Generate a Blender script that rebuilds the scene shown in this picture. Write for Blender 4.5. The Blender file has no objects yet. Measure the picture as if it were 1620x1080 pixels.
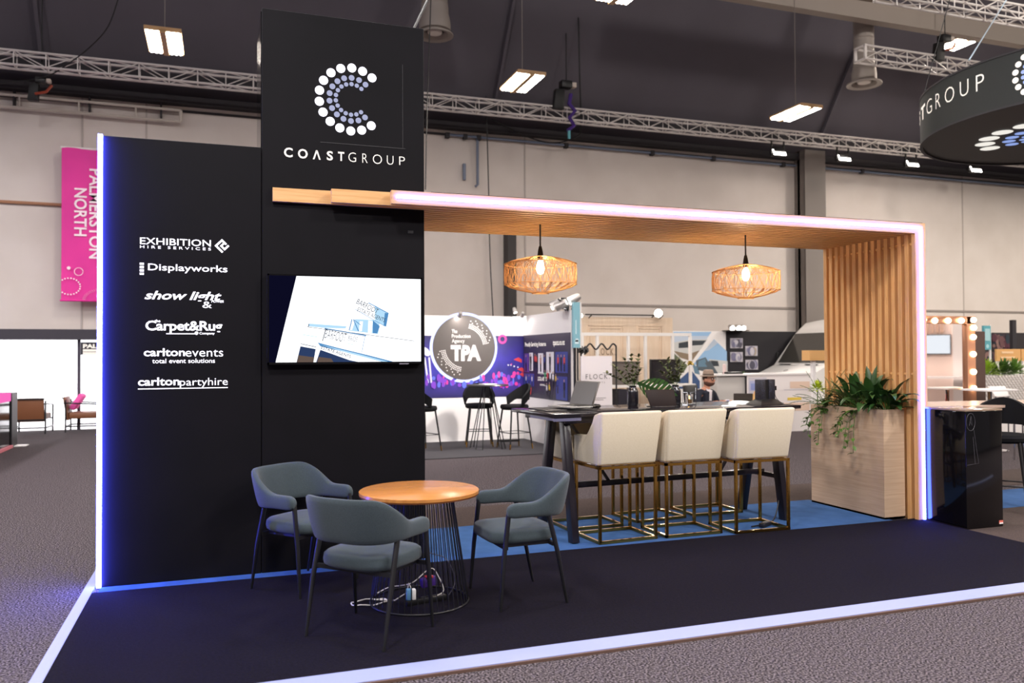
import bpy, bmesh, math, random
from mathutils import Vector, Matrix

S = bpy.context.scene
COL = S.collection
PI = math.pi
random.seed(7)

# ------------------------------------------------------------------ camera
FPX, CX, CY, CZ = 1300.3934887, 0.74852382, -6.0295907, 1.52471829
YAW, PITCH, ROLL = 0.33973854, 0.01696529, -0.00501863

def cam_axes():
    cy, sy, cp, sp = math.cos(YAW), math.sin(YAW), math.cos(PITCH), math.sin(PITCH)
    f = Vector((sy * cp, cy * cp, sp)); r = Vector((cy, -sy, 0)); u = r.cross(f)
    rr = r * math.cos(ROLL) + u * math.sin(ROLL); uu = u * math.cos(ROLL) - r * math.sin(ROLL)
    return rr, uu, f
CR, CU, CF = cam_axes()
CO = Vector((CX, CY, CZ))
cd = bpy.data.cameras.new('camera'); cam = bpy.data.objects.new('camera', cd); COL.objects.link(cam)
M3 = Matrix((CR, CU, -CF)).transposed()
cam.matrix_world = Matrix.Translation(CO) @ M3.to_4x4()
cd.sensor_width = 36; cd.lens = FPX * 36 / 1620; cd.clip_end = 200; cd.clip_start = .05
cd.dof.use_dof = True; cd.dof.focus_distance = 6.3; cd.dof.aperture_fstop = 2.0
S.camera = cam

# ------------------------------------------------------------------ world, exposure, hall lighting
S.view_settings.view_transform = 'Standard'; S.view_settings.look = 'None'
S.view_settings.gamma = 1; S.view_settings.use_curve_mapping = False
S.view_settings.exposure = 0.3
S.cycles.use_denoising = True
S.cycles.max_bounces = 7; S.cycles.diffuse_bounces = 4; S.cycles.glossy_bounces = 4
S.cycles.transparent_max_bounces = 12
S.cycles.sample_clamp_indirect = 4
W = bpy.data.worlds.new('hall_air'); S.world = W; W.use_nodes = True
W.node_tree.nodes['Background'].inputs[0].default_value = (0.66, 0.60, 0.62, 1)
W.node_tree.nodes['Background'].inputs[1].default_value = 0.14

def area_light(name, loc, sx, sy, power, color, rot=(0, 0, 0), spread=PI):
    l = bpy.data.lights.new(name, 'AREA'); l.shape = 'RECTANGLE'; l.size = sx; l.size_y = sy
    l.energy = power; l.color = color; l.spread = spread
    o = bpy.data.objects.new(name, l); o.location = loc; o.rotation_euler = rot; COL.objects.link(o)
    return o
HALL_POWER = {8.75: 300, 4.4: 220, .05: 170, -4.3: 330, -8.65: 380}
SEEN_LAMPS = {(1, 0), (2, 0), (3, 0), (2, 1)}      # these hang in view and light the hall with their own tubes
HX = [-6.51 + 6.36 * i for i in range(6)]
HY = [8.75, 4.4, 0.05, -4.3, -8.65]
for i, hx in enumerate(HX):
    for j, hy in enumerate(HY):
        if (i, j) not in SEEN_LAMPS and (i, j) != (3, 1): area_light('hall_lamp', (hx, hy, 6.76), .55, 1.05, HALL_POWER[hy], (1.0, .965 - .011 * (i + 0), 1.0 - .042 * i))

# ------------------------------------------------------------------ helpers
def ray(u, v):
    return CF + CR * ((u - 810) / FPX) - CU * ((v - 540) / FPX)
def at(u, v, x=None, y=None, z=None):
    d = ray(u, v)
    if x is not None: t = (x - CO.x) / d.x
    elif y is not None: t = (y - CO.y) / d.y
    else: t = (z - CO.z) / d.z
    return CO + d * t

for k in range(7):      # fill lights added above the frame to brighten the soffit and back wall
    l = bpy.data.lights.new('roof_fill_light', 'POINT'); l.energy = 270; l.color = (1.0, .96 - .01 * k, 1.0 - .04 * k); l.shadow_soft_size = .3
    o = bpy.data.objects.new('roof_fill_light', l); o.location = (-9.7 + 6.36 * k, 4.0, 9.6); COL.objects.link(o)

def lin(h):
    h = h.lstrip('#'); out = []
    for i in (0, 2, 4):
        c = int(h[i:i + 2], 16) / 255
        out.append(c / 12.92 if c <= .04045 else ((c + .055) / 1.055) ** 2.4)
    return tuple(out) + (1,)

MATS = {}
def mat(name, hexc, rough=.6, metal=0, spec=.5, noise=None, bump=None, emit=None, grain=None, trans=0, alpha=1, coat=0, sheen=0):
    """noise=(scale, hex2, lo, hi[, (sx,sy,sz)]) mixes a second colour; bump=(scale, strength); grain=(sx,sy,sz,hex2)"""
    if name in MATS: return MATS[name]
    m = bpy.data.materials.new(name); m.use_nodes = True; nt = m.node_tree; b = nt.nodes['Principled BSDF']
    b.inputs['Base Color'].default_value = lin(hexc); b.inputs['Roughness'].default_value = rough
    b.inputs['Metallic'].default_value = metal; b.inputs['Specular IOR Level'].default_value = spec
    b.inputs['Coat Weight'].default_value = coat
    b.inputs['Sheen Weight'].default_value = sheen
    if trans: b.inputs['Transmission Weight'].default_value = trans
    if alpha < 1: b.inputs['Alpha'].default_value = alpha
    if emit: b.inputs['Emission Color'].default_value = lin(emit[0]); b.inputs['Emission Strength'].default_value = emit[1]
    N, L = nt.nodes.new, nt.links.new
    tc = None
    def coords(sc):
        nonlocal tc
        if tc is None: tc = N('ShaderNodeTexCoord')
        mp = N('ShaderNodeMapping'); mp.inputs['Scale'].default_value = sc; L(tc.outputs['Object'], mp.inputs['Vector']); return mp
    if noise:
        sc = noise[4] if len(noise) > 4 else (1, 1, 1)
        mp = coords(sc); t = N('ShaderNodeTexNoise'); t.inputs['Scale'].default_value = noise[0]; t.inputs['Detail'].default_value = 3
        L(mp.outputs[0], t.inputs['Vector'])
        r = N('ShaderNodeValToRGB'); r.color_ramp.elements[0].position = noise[2]; r.color_ramp.elements[1].position = noise[3]
        r.color_ramp.elements[0].color = lin(hexc); r.color_ramp.elements[1].color = lin(noise[1])
        L(t.outputs['Fac'], r.inputs[0]); L(r.outputs[0], b.inputs['Base Color'])
    if grain:
        mp = coords(grain[:3]); t = N('ShaderNodeTexNoise'); t.inputs['Scale'].default_value = 1; t.inputs['Detail'].default_value = 6; t.inputs['Distortion'].default_value = .6
        L(mp.outputs[0], t.inputs['Vector'])
        r = N('ShaderNodeValToRGB'); r.color_ramp.elements[0].position = .3; r.color_ramp.elements[1].position = .7
        r.color_ramp.elements[0].color = lin(hexc); r.color_ramp.elements[1].color = lin(grain[3])
        L(t.outputs['Fac'], r.inputs[0]); L(r.outputs[0], b.inputs['Base Color'])
    if bump:
        mp = coords((1, 1, 1)); t = N('ShaderNodeTexNoise'); t.inputs['Scale'].default_value = bump[0]; t.inputs['Detail'].default_value = 2
        L(mp.outputs[0], t.inputs['Vector'])
        bp = N('ShaderNodeBump'); bp.inputs['Strength'].default_value = bump[1]; bp.inputs['Distance'].default_value = .004
        L(t.outputs['Fac'], bp.inputs['Height']); L(bp.outputs[0], b.inputs['Normal'])
    MATS[name] = m
    return m

def glow(name, hexc, strength):
    """a surface that gives off light"""
    if name in MATS: return MATS[name]
    m = bpy.data.materials.new(name); m.use_nodes = True; nt = m.node_tree; nt.nodes.clear()
    e = nt.nodes.new('ShaderNodeEmission'); o = nt.nodes.new('ShaderNodeOutputMaterial')
    e.inputs[0].default_value = lin(hexc); e.inputs[1].default_value = strength
    nt.links.new(e.outputs[0], o.inputs[0]); MATS[name] = m
    return m

class MB:
    def __init__(s): s.v = []; s.f = []; s.mi = []; s.m = 0
    def add(s, vs, fs):
        n = len(s.v); s.v += [Vector(v) for v in vs]
        for f in fs: s.f.append(tuple(i + n for i in f)); s.mi.append(s.m)
        return s
    def box(s, x0, x1, y0, y1, z0, z1):
        v = [(x, y, z) for z in (z0, z1) for y in (y0, y1) for x in (x0, x1)]
        return s.add(v, [(0, 2, 3, 1), (4, 5, 7, 6), (0, 1, 5, 4), (2, 6, 7, 3), (0, 4, 6, 2), (1, 3, 7, 5)])
    def hexa(s, b, t):   # bottom 4 pts ccw, top 4 pts
        return s.add(list(b) + list(t), [(3, 2, 1, 0), (4, 5, 6, 7), (0, 1, 5, 4), (1, 2, 6, 5), (2, 3, 7, 6), (3, 0, 4, 7)])
    def bar(s, p, q, w, h=None, up=(0, 0, 1), w2=None, h2=None):
        p, q = Vector(p), Vector(q); h = h or w; w2 = w2 or w; h2 = h2 or h
        d = (q - p).normalized(); u = Vector(up)
        if abs(d.dot(u)) > .98: u = Vector((0, 1, 0))
        r = d.cross(u).normalized(); u = r.cross(d)
        def sec(c, w, h): return [c - r * w / 2 - u * h / 2, c + r * w / 2 - u * h / 2, c + r * w / 2 + u * h / 2, c - r * w / 2 + u * h / 2]
        return s.hexa(sec(p, w, h), sec(q, w2, h2))
    def tube(s, pts, r, seg=8, closed=False, cap=True):
        pts = [Vector(p) for p in pts]; n = len(pts)
        rs = r if isinstance(r, (list, tuple)) else [r] * n
        base = len(s.v); prev = None; rings = []
        for i, p in enumerate(pts):
            if closed: d = pts[(i + 1) % n] - pts[i - 1]
            else: d = pts[min(i + 1, n - 1)] - pts[max(i - 1, 0)]
            d.normalize()
            if prev is None:
                a = Vector((0, 0, 1)) if abs(d.z) < .9 else Vector((1, 0, 0))
                u = d.cross(a).normalized()
            else:
                u = prev - d * prev.dot(d)
                if u.length < 1e-6: u = d.orthogonal()
                u.normalize()
            prev = u; w = d.cross(u)
            rings.append([p + (u * math.cos(2 * PI * k / seg) + w * math.sin(2 * PI * k / seg)) * rs[i] for k in range(seg)])
        vs = [v for rg in rings for v in rg]; fs = []
        m = n if closed else n - 1
        for i in range(m):
            a, b = i * seg, ((i + 1) % n) * seg
            for k in range(seg): fs.append((a + k, a + (k + 1) % seg, b + (k + 1) % seg, b + k))
        if cap and not closed:
            fs.append(tuple(range(seg))[::-1]); fs.append(tuple((n - 1) * seg + k for k in range(seg)))
        return s.add(vs, fs)
    def lathe(s, prof, c=(0, 0, 0), seg=24, axis=(0, 0, 1), a0=0, a1=2 * PI, closed=False):
        c = Vector(c); ax = Vector(axis).normalized(); u = ax.orthogonal().normalized(); w = ax.cross(u)
        full = abs(a1 - a0 - 2 * PI) < 1e-6; n = seg if full else seg + 1
        vs = []
        for r, z in prof:
            for k in range(n):
                t = a0 + (a1 - a0) * k / seg
                vs.append(c + ax * z + (u * math.cos(t) + w * math.sin(t)) * max(r, 1e-5))
        fs = []; P = len(prof)
        for i in range(P if closed else P - 1):
            j = (i + 1) % P
            for k in range(seg): fs.append((i * n + k, i * n + (k + 1) % n, j * n + (k + 1) % n, j * n + k))
        return s.add(vs, fs)
    def disc(s, c, r, normal, seg=20, r2=None, thick=0, u=None):
        c = Vector(c); nrm = Vector(normal).normalized(); u = Vector(u) if u else nrm.orthogonal().normalized(); w = nrm.cross(u); r2 = r2 or r
        ring = [c + u * r * math.cos(2 * PI * k / seg) + w * r2 * math.sin(2 * PI * k / seg) for k in range(seg)]
        if not thick: return s.add(ring, [tuple(range(seg))])
        back = [p - nrm * thick for p in ring]
        return s.add(ring + back, [tuple(range(seg))] + [(k, seg + k, seg + (k + 1) % seg, (k + 1) % seg) for k in range(seg)] + [tuple(range(2 * seg - 1, seg - 1, -1))])
    def ring(s, c, r0, r1, normal, seg=28, thick=.002, a0=0, a1=2 * PI):
        h = thick
        return s.lathe([(r0, 0), (r1, 0), (r1, -h), (r0, -h)], c, seg, normal, a0, a1, closed=True)
    def sphere(s, c, r, seg=14, rings=8):
        c = Vector(c); rr = r if isinstance(r, (tuple, list)) else (r, r, r); vs = [c + Vector((0, 0, -rr[2]))]
        for i in range(1, rings):
            ph = -PI / 2 + PI * i / rings
            for k in range(seg):
                t = 2 * PI * k / seg
                vs.append(c + Vector((rr[0] * math.cos(ph) * math.cos(t), rr[1] * math.cos(ph) * math.sin(t), rr[2] * math.sin(ph))))
        vs.append(c + Vector((0, 0, rr[2]))); fs = []
        for k in range(seg): fs.append((0, 1 + (k + 1) % seg, 1 + k))
        for i in range(rings - 2):
            a = 1 + i * seg
            for k in range(seg): fs.append((a + k, a + (k + 1) % seg, a + seg + (k + 1) % seg, a + seg + k))
        a = 1 + (rings - 2) * seg
        for k in range(seg): fs.append((a + k, a + (k + 1) % seg, len(vs) - 1))
        return s.add(vs, fs)
    def prism(s, pts, d):   # planar polygon extruded by vector d
        d = Vector(d); n = len(pts); a = [Vector(p) for p in pts]
        return s.add(a + [p + d for p in a], [tuple(range(n))[::-1], tuple(range(n, 2 * n))] + [(k, (k + 1) % n, n + (k + 1) % n, n + k) for k in range(n)])
    def poly(s, pts): return s.add(pts, [tuple(range(len(pts)))])
    def xf(s, M, start=0):
        for i in range(start, len(s.v)): s.v[i] = M @ s.v[i]
        return s
    def build(s, name, m, parent=None, bevel=0, seg=2, smooth=35, local=False, label=None, kind=None, subd=0):
        me = bpy.data.meshes.new(name); vs = s.v
        if parent is not None and not local:
            off = world_loc(parent); vs = [v - off for v in vs]
        me.from_pydata([tuple(v) for v in vs], [], s.f)
        ms = m if isinstance(m, (list, tuple)) else [m]
        for q in ms: me.materials.append(q)
        if len(ms) > 1: me.polygons.foreach_set('material_index', s.mi)
        bm = bmesh.new(); bm.from_mesh(me)
        bmesh.ops.remove_doubles(bm, verts=bm.verts, dist=1e-6)
        bmesh.ops.recalc_face_normals(bm, faces=bm.faces)
        if bevel:
            es = [e for e in bm.edges if len(e.link_faces) == 2 and e.calc_face_angle(0) > math.radians(25)]
            if es: bmesh.ops.bevel(bm, geom=es, offset=bevel, segments=seg, profile=.5, affect='EDGES', clamp_overlap=True)
        bm.to_mesh(me); bm.free()
        if smooth:
            me.polygons.foreach_set('use_smooth', [True] * len(me.polygons)); me.set_sharp_from_angle(angle=math.radians(smooth))
        o = bpy.data.objects.new(name, me); COL.objects.link(o)
        if parent is not None: o.parent = parent
        if subd:
            md = o.modifiers.new('smooth', 'SUBSURF'); md.levels = subd; md.render_levels = subd
        if label: o['label'] = label
        if kind: o['kind'] = kind
        return o

def world_loc(o):
    v = Vector((0, 0, 0))
    while o is not None: v = v + o.location; o = o.parent
    return v
def thing(name, label, cat, loc=(0, 0, 0), rotz=0, group=None):
    o = bpy.data.objects.new(name, None); COL.objects.link(o); o.empty_display_size = .1
    o.location = loc; o.rotation_euler = (0, 0, rotz); o['label'] = label; o['category'] = cat
    if group: o['group'] = group
    return o
def tag(o, label, cat, group=None):
    o['label'] = label; o['category'] = cat
    if group: o['group'] = group
    return o
def struct(o): o['kind'] = 'structure'; return o
def dup(root, loc, rotz, label, group=None):
    r = root.copy(); COL.objects.link(r); r.location = loc; r.rotation_euler = (0, 0, rotz); r['label'] = label
    if group: r['group'] = group
    for ch in list(root.children):
        c = ch.copy(); COL.objects.link(c); c.parent = r
        for g in list(ch.children):
            d = g.copy(); COL.objects.link(d); d.parent = c
    return r

TXT = {}
def glyphs(s, weight=0.0, spacing=1.0, shear=0.0):
    key = (s, weight, spacing, shear)
    if key in TXT: return TXT[key]
    cu = bpy.data.curves.new('txt', 'FONT'); cu.body = s; cu.offset = weight; cu.space_character = spacing; cu.shear = shear
    cu.resolution_u = 3
    ob = bpy.data.objects.new('txt', cu); COL.objects.link(ob)
    dg = bpy.context.evaluated_depsgraph_get(); dg.update()
    me = bpy.data.meshes.new_from_object(ob.evaluated_get(dg))
    vs = [(v.co.x, v.co.y) for v in me.vertices]; fs = [tuple(p.vertices) for p in me.polygons]
    bpy.data.objects.remove(ob); bpy.data.curves.remove(cu); bpy.data.meshes.remove(me)
    if not vs: vs = [(0, 0)]
    x0 = min(v[0] for v in vs); x1 = max(v[0] for v in vs); y0 = min(v[1] for v in vs); y1 = max(v[1] for v in vs)
    TXT[key] = ([((x - x0) / (x1 - x0 or 1), (y - y0) / (y1 - y0 or 1)) for x, y in vs], fs)
    return TXT[key]
def write(mb, s, o, xd, yd, w, h, weight=0, spacing=1, shear=0, warp=None):
    vs, fs = glyphs(s, weight, spacing, shear); o = Vector(o); xd = Vector(xd); yd = Vector(yd)
    if warp: mb.add([warp(x * w, y * h) for x, y in vs], fs)
    else: mb.add([o + xd * (x * w) + yd * (y * h) for x, y in vs], fs)
    return mb
XD, YD, ZD = Vector((1, 0, 0)), Vector((0, 1, 0)), Vector((0, 0, 1))

# ------------------------------------------------------------------ materials
m_carpet = mat('speckled_hall_carpet', '#1d191b', .95, spec=.05, noise=(92, '#70676a', .42, .64), bump=(120, .5))
m_wall = mat('white_wall_panel', '#cfc6c0', .7, spec=.25, noise=(1.2, '#c6bcb5', .3, .8))
m_trim = mat('wall_trim_grey', '#8a817c', .6)
m_seam = mat('wall_seam', '#aaa19b', .6)
m_ceil = mat('dark_ceiling', '#625e66', .9, spec=.1, noise=(.6, '#5d5960', .3, .7))
m_dark = mat('dark_band', '#2a272b', .8)
m_black = mat('matt_black_panel', '#0d0c0f', .6, spec=.12, noise=(3, '#100e12', .3, .7))
m_gloss = mat('gloss_black', '#0a090b', .08, spec=.6)
m_blackmetal = mat('black_metal', '#121113', .42, spec=.5)
m_stage = mat('charcoal_stand_carpet', '#110f15', .95, spec=.04, noise=(60, '#17141c', .35, .65), bump=(120, .4))
m_blue = mat('blue_carpet', '#3b5a88', .95, spec=.08, noise=(7, '#33527e', .35, .7), bump=(120, .3))
m_tape = mat('pale_blue_edge', '#868db2', .55)
m_pine = mat('pine_slat', '#e2b47c', .55, grain=(3, 60, 60, '#d19c60'))
m_pine_v = mat('pine_slat_upright', '#e2b47c', .55, grain=(60, 60, 3, '#d19c60'))
m_oak = mat('pale_oak_veneer', '#c4a98e', .55, grain=(2.2, 2.2, 55, '#b3977c'))
m_bamboo = mat('bamboo_strip', '#efc48a', .6, noise=(12, '#dba968', .3, .7))
_nt = m_bamboo.node_tree; _tr = _nt.nodes.new('ShaderNodeBsdfTranslucent'); _tr.inputs[0].default_value = lin('#ffd79c'); _mx = _nt.nodes.new('ShaderNodeMixShader'); _mx.inputs[0].default_value = .5
_nt.links.new(_nt.nodes['Principled BSDF'].outputs[0], _mx.inputs[1]); _nt.links.new(_tr.outputs[0], _mx.inputs[2]); _nt.links.new(_mx.outputs[0], _nt.nodes['Material Output'].inputs[0])
m_blackwood = mat('black_stained_wood', '#16131a', .3, spec=.5, grain=(30, 4, 4, '#201b22'))
m_tabletop = mat('bamboo_tabletop', '#b87c40', .25, spec=.5, grain=(4, 55, 10, '#a56c34'))
m_fabric = mat('teal_grey_fabric', '#333c40', .9, spec=.1, noise=(260, '#40494d', .3, .7), bump=(400, .4), sheen=.15)
m_cream = mat('cream_upholstery', '#d9ccb4', .55, spec=.3, noise=(90, '#d3c5ac', .3, .7), bump=(200, .15))
m_gold = mat('brushed_gold', '#c79a48', .18, metal=1)
m_white = mat('white_laminate', '#e8e4e2', .45)
m_greyw = mat('light_grey_board', '#c4bfba', .6)
m_alu = mat('truss_aluminium', '#e2dcd8', .38, metal=.1)
m_steel = mat('painted_steel', '#6f6762', .6)
m_duct = mat('duct_metal', '#9a918a', .55, metal=.2)
m_brownpipe = mat('brown_pipe', '#a4785c', .5)
m_led = glow('violet_led', '#434cff', 140.0)
m_led_thin = glow('violet_led_thin', '#3a4fff', 60.0)
m_sign = glow('white_sign_light', '#f4f0ff', 2.2)
m_letter = mat('white_letter', '#e9e4da', .5, emit=('#e9e4da', .25))
m_lilac = glow('lilac_dot_light', '#b9bdde', .75)
m_lamp = glow('lamp_white', '#fff2e4', 75)
m_spot = glow('spot_white', '#fff6ee', 14)
m_bulb = glow('warm_bulb', '#ffdaa8', 290)
m_glassy = mat('clear_glass', '#f4f6f6', .02, trans=1, spec=.5)
m_chrome = mat('chrome', '#d0d0d2', .08, metal=1)
m_silver = mat('silver_laptop', '#a8a6a4', .35, metal=.7)
m_screen = mat('dark_screen', '#17171c', .12, spec=.6)
m_leaf = mat('dark_green_leaf', '#1f3a18', .4, spec=.45, noise=(6, '#2f5220', .3, .7))
m_leaf2 = mat('mid_green_leaf', '#38571f', .45, spec=.4, noise=(8, '#4d6d2a', .3, .7))
m_fern = mat('fern_green', '#4a6326', .5, noise=(9, '#2f4a1a', .3, .7))
m_lime = mat('lime_flower', '#b7c83a', .5)
m_soil = mat('potting_soil', '#1d1610', .95)
m_magenta = mat('magenta_cloth', '#e02a96', .6, noise=(1.2, '#d32390', .3, .7))
m_teal = mat('teal_sign', '#5aa7b4', .5)
m_pinkgl = glow('pink_led_panel', '#f06ab8', .9)
m_brown = mat('brown_leather', '#7a4c30', .5)
m_pink = mat('pink_cushion', '#ef5fae', .8)
m_skin = mat('skin', '#c98f74', .55)
m_navy = mat('navy_jacket', '#191c2a', .85)
m_shirt = mat('white_shirt', '#e4dcdf', .8)
m_hat = mat('straw_hat', '#a08c7c', .8, noise=(120, '#8a7667', .3, .7))
m_redplast = mat('red_plastic', '#b8302c', .4)
m_orange = mat('orange_hook', '#9a3f26', .5)
m_purple = mat('purple_strap', '#3f1e78', .6)
m_cable = mat('black_cable', '#0d0c0e', .5)
m_wcable = mat('white_cable', '#d8d2ce', .5)
# ================================================================== THE HALL
f = MB(); f.box(-22, 42, -24, 20, -.06, 0)
struct(f.build('floor', m_carpet, smooth=0))
# back wall with the low glazed opening at the far left
b = MB()
b.box(-1.0, 42, 13.45, 13.75, 0, 7.06); b.box(-9.5, -1.0, 13.45, 13.75, 2.1, 7.06); b.box(-22, -9.5, 13.45, 13.75, 0, 7.06)
struct(b.build('wall_back', m_wall, smooth=0))
t = MB()
for z in (2.83,): t.box(7.99, 16.4, 13.425, 13.45, z - .03, z + .03); t.box(17.1, 42, 13.425, 13.45, z - .03, z + .03)
struct(t.build('trim_1', m_trim, smooth=0))
t = MB()
for x in (-9.2, -2.05, -.8, 4.3, 8.0, 22.6, 27.0): t.box(x - .018, x + .018, 13.435, 13.45, 2.1 if x < -1 else 0, 7.05)
struct(t.build('trim_2', m_seam, smooth=0))
t = MB(); t.box(-22, 42, 13.2, 13.75, 7.06, 7.22); t.box(-22, 42, 12.95, 13.1, 7.5, 7.62); t.box(-22, 42, 13.42, 13.46, 6.93, 6.98)
struct(t.build('trim_3', m_dark, smooth=0))
t = MB(); t.box(7.4, 7.62, 13.05, 13.4, 0, 4.85)
struct(t.build('trim_4', mat('dark_column', '#2b2829', .6), smooth=0))
t = MB()
for x in (16.25, 16.68): t.box(x, x + .28, 13.0, 13.44, 0, 7.3)
t.box(16.25, 16.96, 13.2, 13.3, 0, 7.3); t.box(16.25, 16.96, 12.98, 13.02, 0, 7.3)
struct(t.build('trim_5', m_steel, smooth=0))
t = MB(); t.box(-9.5, -1.0, 13.3, 13.5, 1.9, 2.12)
struct(t.build('trim_6', mat('dark_bulkhead', '#3a3740', .7), smooth=0))
c = MB()
c.hexa([(-22, 13.75, 7.2), (42, 13.75, 7.2), (42, 13.85, 7.2), (-22, 13.85, 7.2)], [(-22, 9.9, 12.7), (42, 9.9, 12.7), (42, 10.0, 12.8), (-22, 10.0, 12.8)])
c.box(-22, 42, -24, 10, 12.7, 12.8)
for x in (-12.7, -2.79, 7.15, 17.05, 27.0):   # rafters running up the sloping soffit
    c.bar((x, 13.3, 7.7), (x, 9.9, 12.56), .07, .1)
struct(c.build('ceiling', m_ceil, smooth=0))
for nm, y0, y1, x0, x1 in (('wall_left', -24, 20, -22.2, -22), ('wall_right', -24, 20, 42, 42.2)):
    w = MB(); w.box(x0, x1, y0, y1, 0, 12.7); struct(w.build(nm, m_wall, smooth=0))
# daylit foyer behind the opening
g = MB(); g.box(-9.5, -1.0, 13.45, 17.0, .001, .012); struct(g.build('floor_foyer', mat('white_foyer_tile', '#ebe9ec', .3), smooth=0))
g = MB(); g.box(-9.5, -1.0, 16.6, 16.7, .0, 2.4)
struct(g.build('window_1', glow('daylit_glass', '#fbfbff', 2.6), smooth=0))
g = MB(); g.box(-9.5, -1.0, 13.5, 17, 2.12, 2.2); g.box(-1.02, -.95, 13.5, 17, 0, 2.2); g.box(-9.55, -9.48, 13.5, 17, 0, 2.2)
struct(g.build('ceiling_foyer', m_white, smooth=0))
g = MB()
for x in (-2.1, -4.6, -7.1): g.box(x - .03, x + .03, 13.44, 13.5, 0, 1.92)
struct(g.build('window_2', mat('dark_mullion', '#4b4653', .5), smooth=0))
area_light('foyer_daylight', (-4.5, 15.6, 2.0), 5, 1.6, 160, (1, .98, 1.0))

# steel beam under the roof at the right
bm_ = MB(); y = 8.95
bm_.box(9.5, 42, y - .01, y + .01, 9.2, 9.64); bm_.box(9.5, 42, y - .12, y + .12, 9.16, 9.2); bm_.box(9.5, 42, y - .12, y + .12, 9.62, 9.66)
struct(bm_.build('trim_7', mat('painted_beam', '#9a8f86', .6), smooth=0))

# hall high-bay lamps
hb = None; names = {(1, 0): 'bright twin-panel high-bay lamp hanging left of the black tower',
 (2, 0): 'bright twin-panel high-bay lamp hanging just right of the black tower',
 (3, 0): 'bright twin-panel high-bay lamp hanging between the tower and the round hanging sign',
 (2, 1): 'twin-panel high-bay lamp glowing at the top edge above the timber portal'}
def make_highbay(loc, label):
    t = thing('high_bay_lamp', label, 'ceiling light', loc, 0, 'high-bay lamps of the hall')
    h = MB(); h.box(-.28, .28, -.54, .54, 0, .035); h.box(-.045, .045, -.54, .54, -.06, 0); h.box(-.28, .28, -.54, -.5, -.03, 0); h.box(-.28, .28, .5, .54, -.03, 0)
    h.build('housing', mat('lamp_housing', '#b08a60', .5), t, local=True)
    for s in (-1, 1):
        q = MB()
        for k in range(3):
            cx = s * (.09 + k * .07); q.tube([(cx, -.5, -.018), (cx, .5, -.018)], .03, 8)
        q.build('tube_panel', m_lamp, t, local=True)
    d = MB(); d.tube([(0, 0, .03), (0, 0, 3.4 if loc[2] > 8 else 5.88)], .008, 6); d.build('hanging_rod', m_steel, t, local=True)
    return t
for (i, j), lb in names.items():
    loc = (HX[i], HY[j], 6.8)
    if hb is None: hb = make_highbay(loc, lb)
    else: dup(hb, loc, 0, lb, 'high-bay lamps of the hall')

p = at(1524, 65, y=9.7); make_highbay(tuple(p), 'small twin-panel high-bay lamp seen beyond the hoist beside the round hanging sign')
# lighting trusses
def truss(name, label, x0, x1, y, z, size=.28, cell=.56, end=False, group=None):
    t = thing(name, label, 'lighting truss', ((x0 + x1) / 2, y, z), 0, group)
    for dy in (0, size):
        for dz in (0, size):
            MB().tube([(x0, y + dy, z + dz), (x1, y + dy, z + dz)], .024, 7).build('chord', m_alu, t)
    n = max(1, round((x1 - x0) / cell)); lat = MB()
    for k in range(n + 1):
        x = x0 + (x1 - x0) * k / n
        for dy in (0, size): lat.tube([(x, y + dy, z), (x, y + dy, z + size)], .011, 5)
        for dz in (0, size): lat.tube([(x, y, z + dz), (x, y + size, z + dz)], .011, 5)
        if k < n:
            xb = x0 + (x1 - x0) * (k + 1) / n; s = k % 2
            for dy in (0, size): lat.tube([(x, y + dy, z + (size if s else 0)), (xb, y + dy, z + (0 if s else size))], .011, 5)
            for dz in (0, size): lat.tube([(x, y + (size if s else 0), z + dz), (xb, y + (0 if s else size), z + dz)], .011, 5)
    lat.build('lattice', m_alu, t)
    if end:
        e = MB()
        for dz in (0, size): e.box(x0 - .03, x0 + .03, y - .03, y + size + .03, z + dz - .02, z + dz + .02)
        for dy in (0, size): e.box(x0 - .03, x0 + .03, y + dy - .02, y + dy + .02, z, z + size)
        e.build('end_plate', m_alu, t)
    return t
truss('lighting_truss', 'long silver lattice truss running along the whole back wall', -16, 30, 12.3, 7.27)
e0 = at(1369, 92, y=8.6); e1 = at(1353, 101, y=8.9)
truss('lighting_truss', 'short silver lattice truss with open end plate beside the round sign', e0.x, e0.x + 6.0, 8.6, e0.z, .3, .6, True)
e2 = at(1440, -2, y=6)
truss('lighting_truss', 'pale lattice truss crossing the top right corner above the round sign', e2.x - .6, e2.x + 9, 6, e2.z - .02, .29, .58)

# round air diffusers
def duct(label, c, top, R, k=1.0):
    t = thing('air_duct', label, 'air duct', c)
    q = MB(); q.lathe([(R * .70 * k, .16), (R * .70 * k, top - c[2])], (0, 0, 0), 24)
    for j in range(14): q.lathe([(R * .70 * k, .62 + j * .2), (R * .73 * k, .64 + j * .2), (R * .70 * k, .66 + j * .2)], (0, 0, 0), 24)
    q.build('pipe', m_duct, t, local=True)
    q = MB(); q.lathe([(R * .70 * k, .6), (R * .74 * k, .58), (R * .74 * k, .44), (R * .80 * k, .34), (R * .86 * k, .2), (R * .86 * k, .06), (R * .7 * k, .04)], (0, 0, 0), 28); q.build('collar', m_duct, t, local=True)
    q = MB(); q.lathe([(R * .66, .1), (R * .72, .02), (R, -.02), (R, -.05), (R * .72, -.03), (R * .6, .08)], (0, 0, 0), 32, closed=True); q.build('diffuser_ring', m_duct, t, local=True)
    q = MB(); q.lathe([(0, .0), (R * .36, .0), (R * .4, .03), (R * .3, .12), (0, .14)], (0, 0, 0), 24); q.build('diffuser_core', mat('diffuser_white', '#d5cdc6', .5), t, local=True)
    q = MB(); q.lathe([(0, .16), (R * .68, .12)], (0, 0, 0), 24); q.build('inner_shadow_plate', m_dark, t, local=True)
    return t
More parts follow.
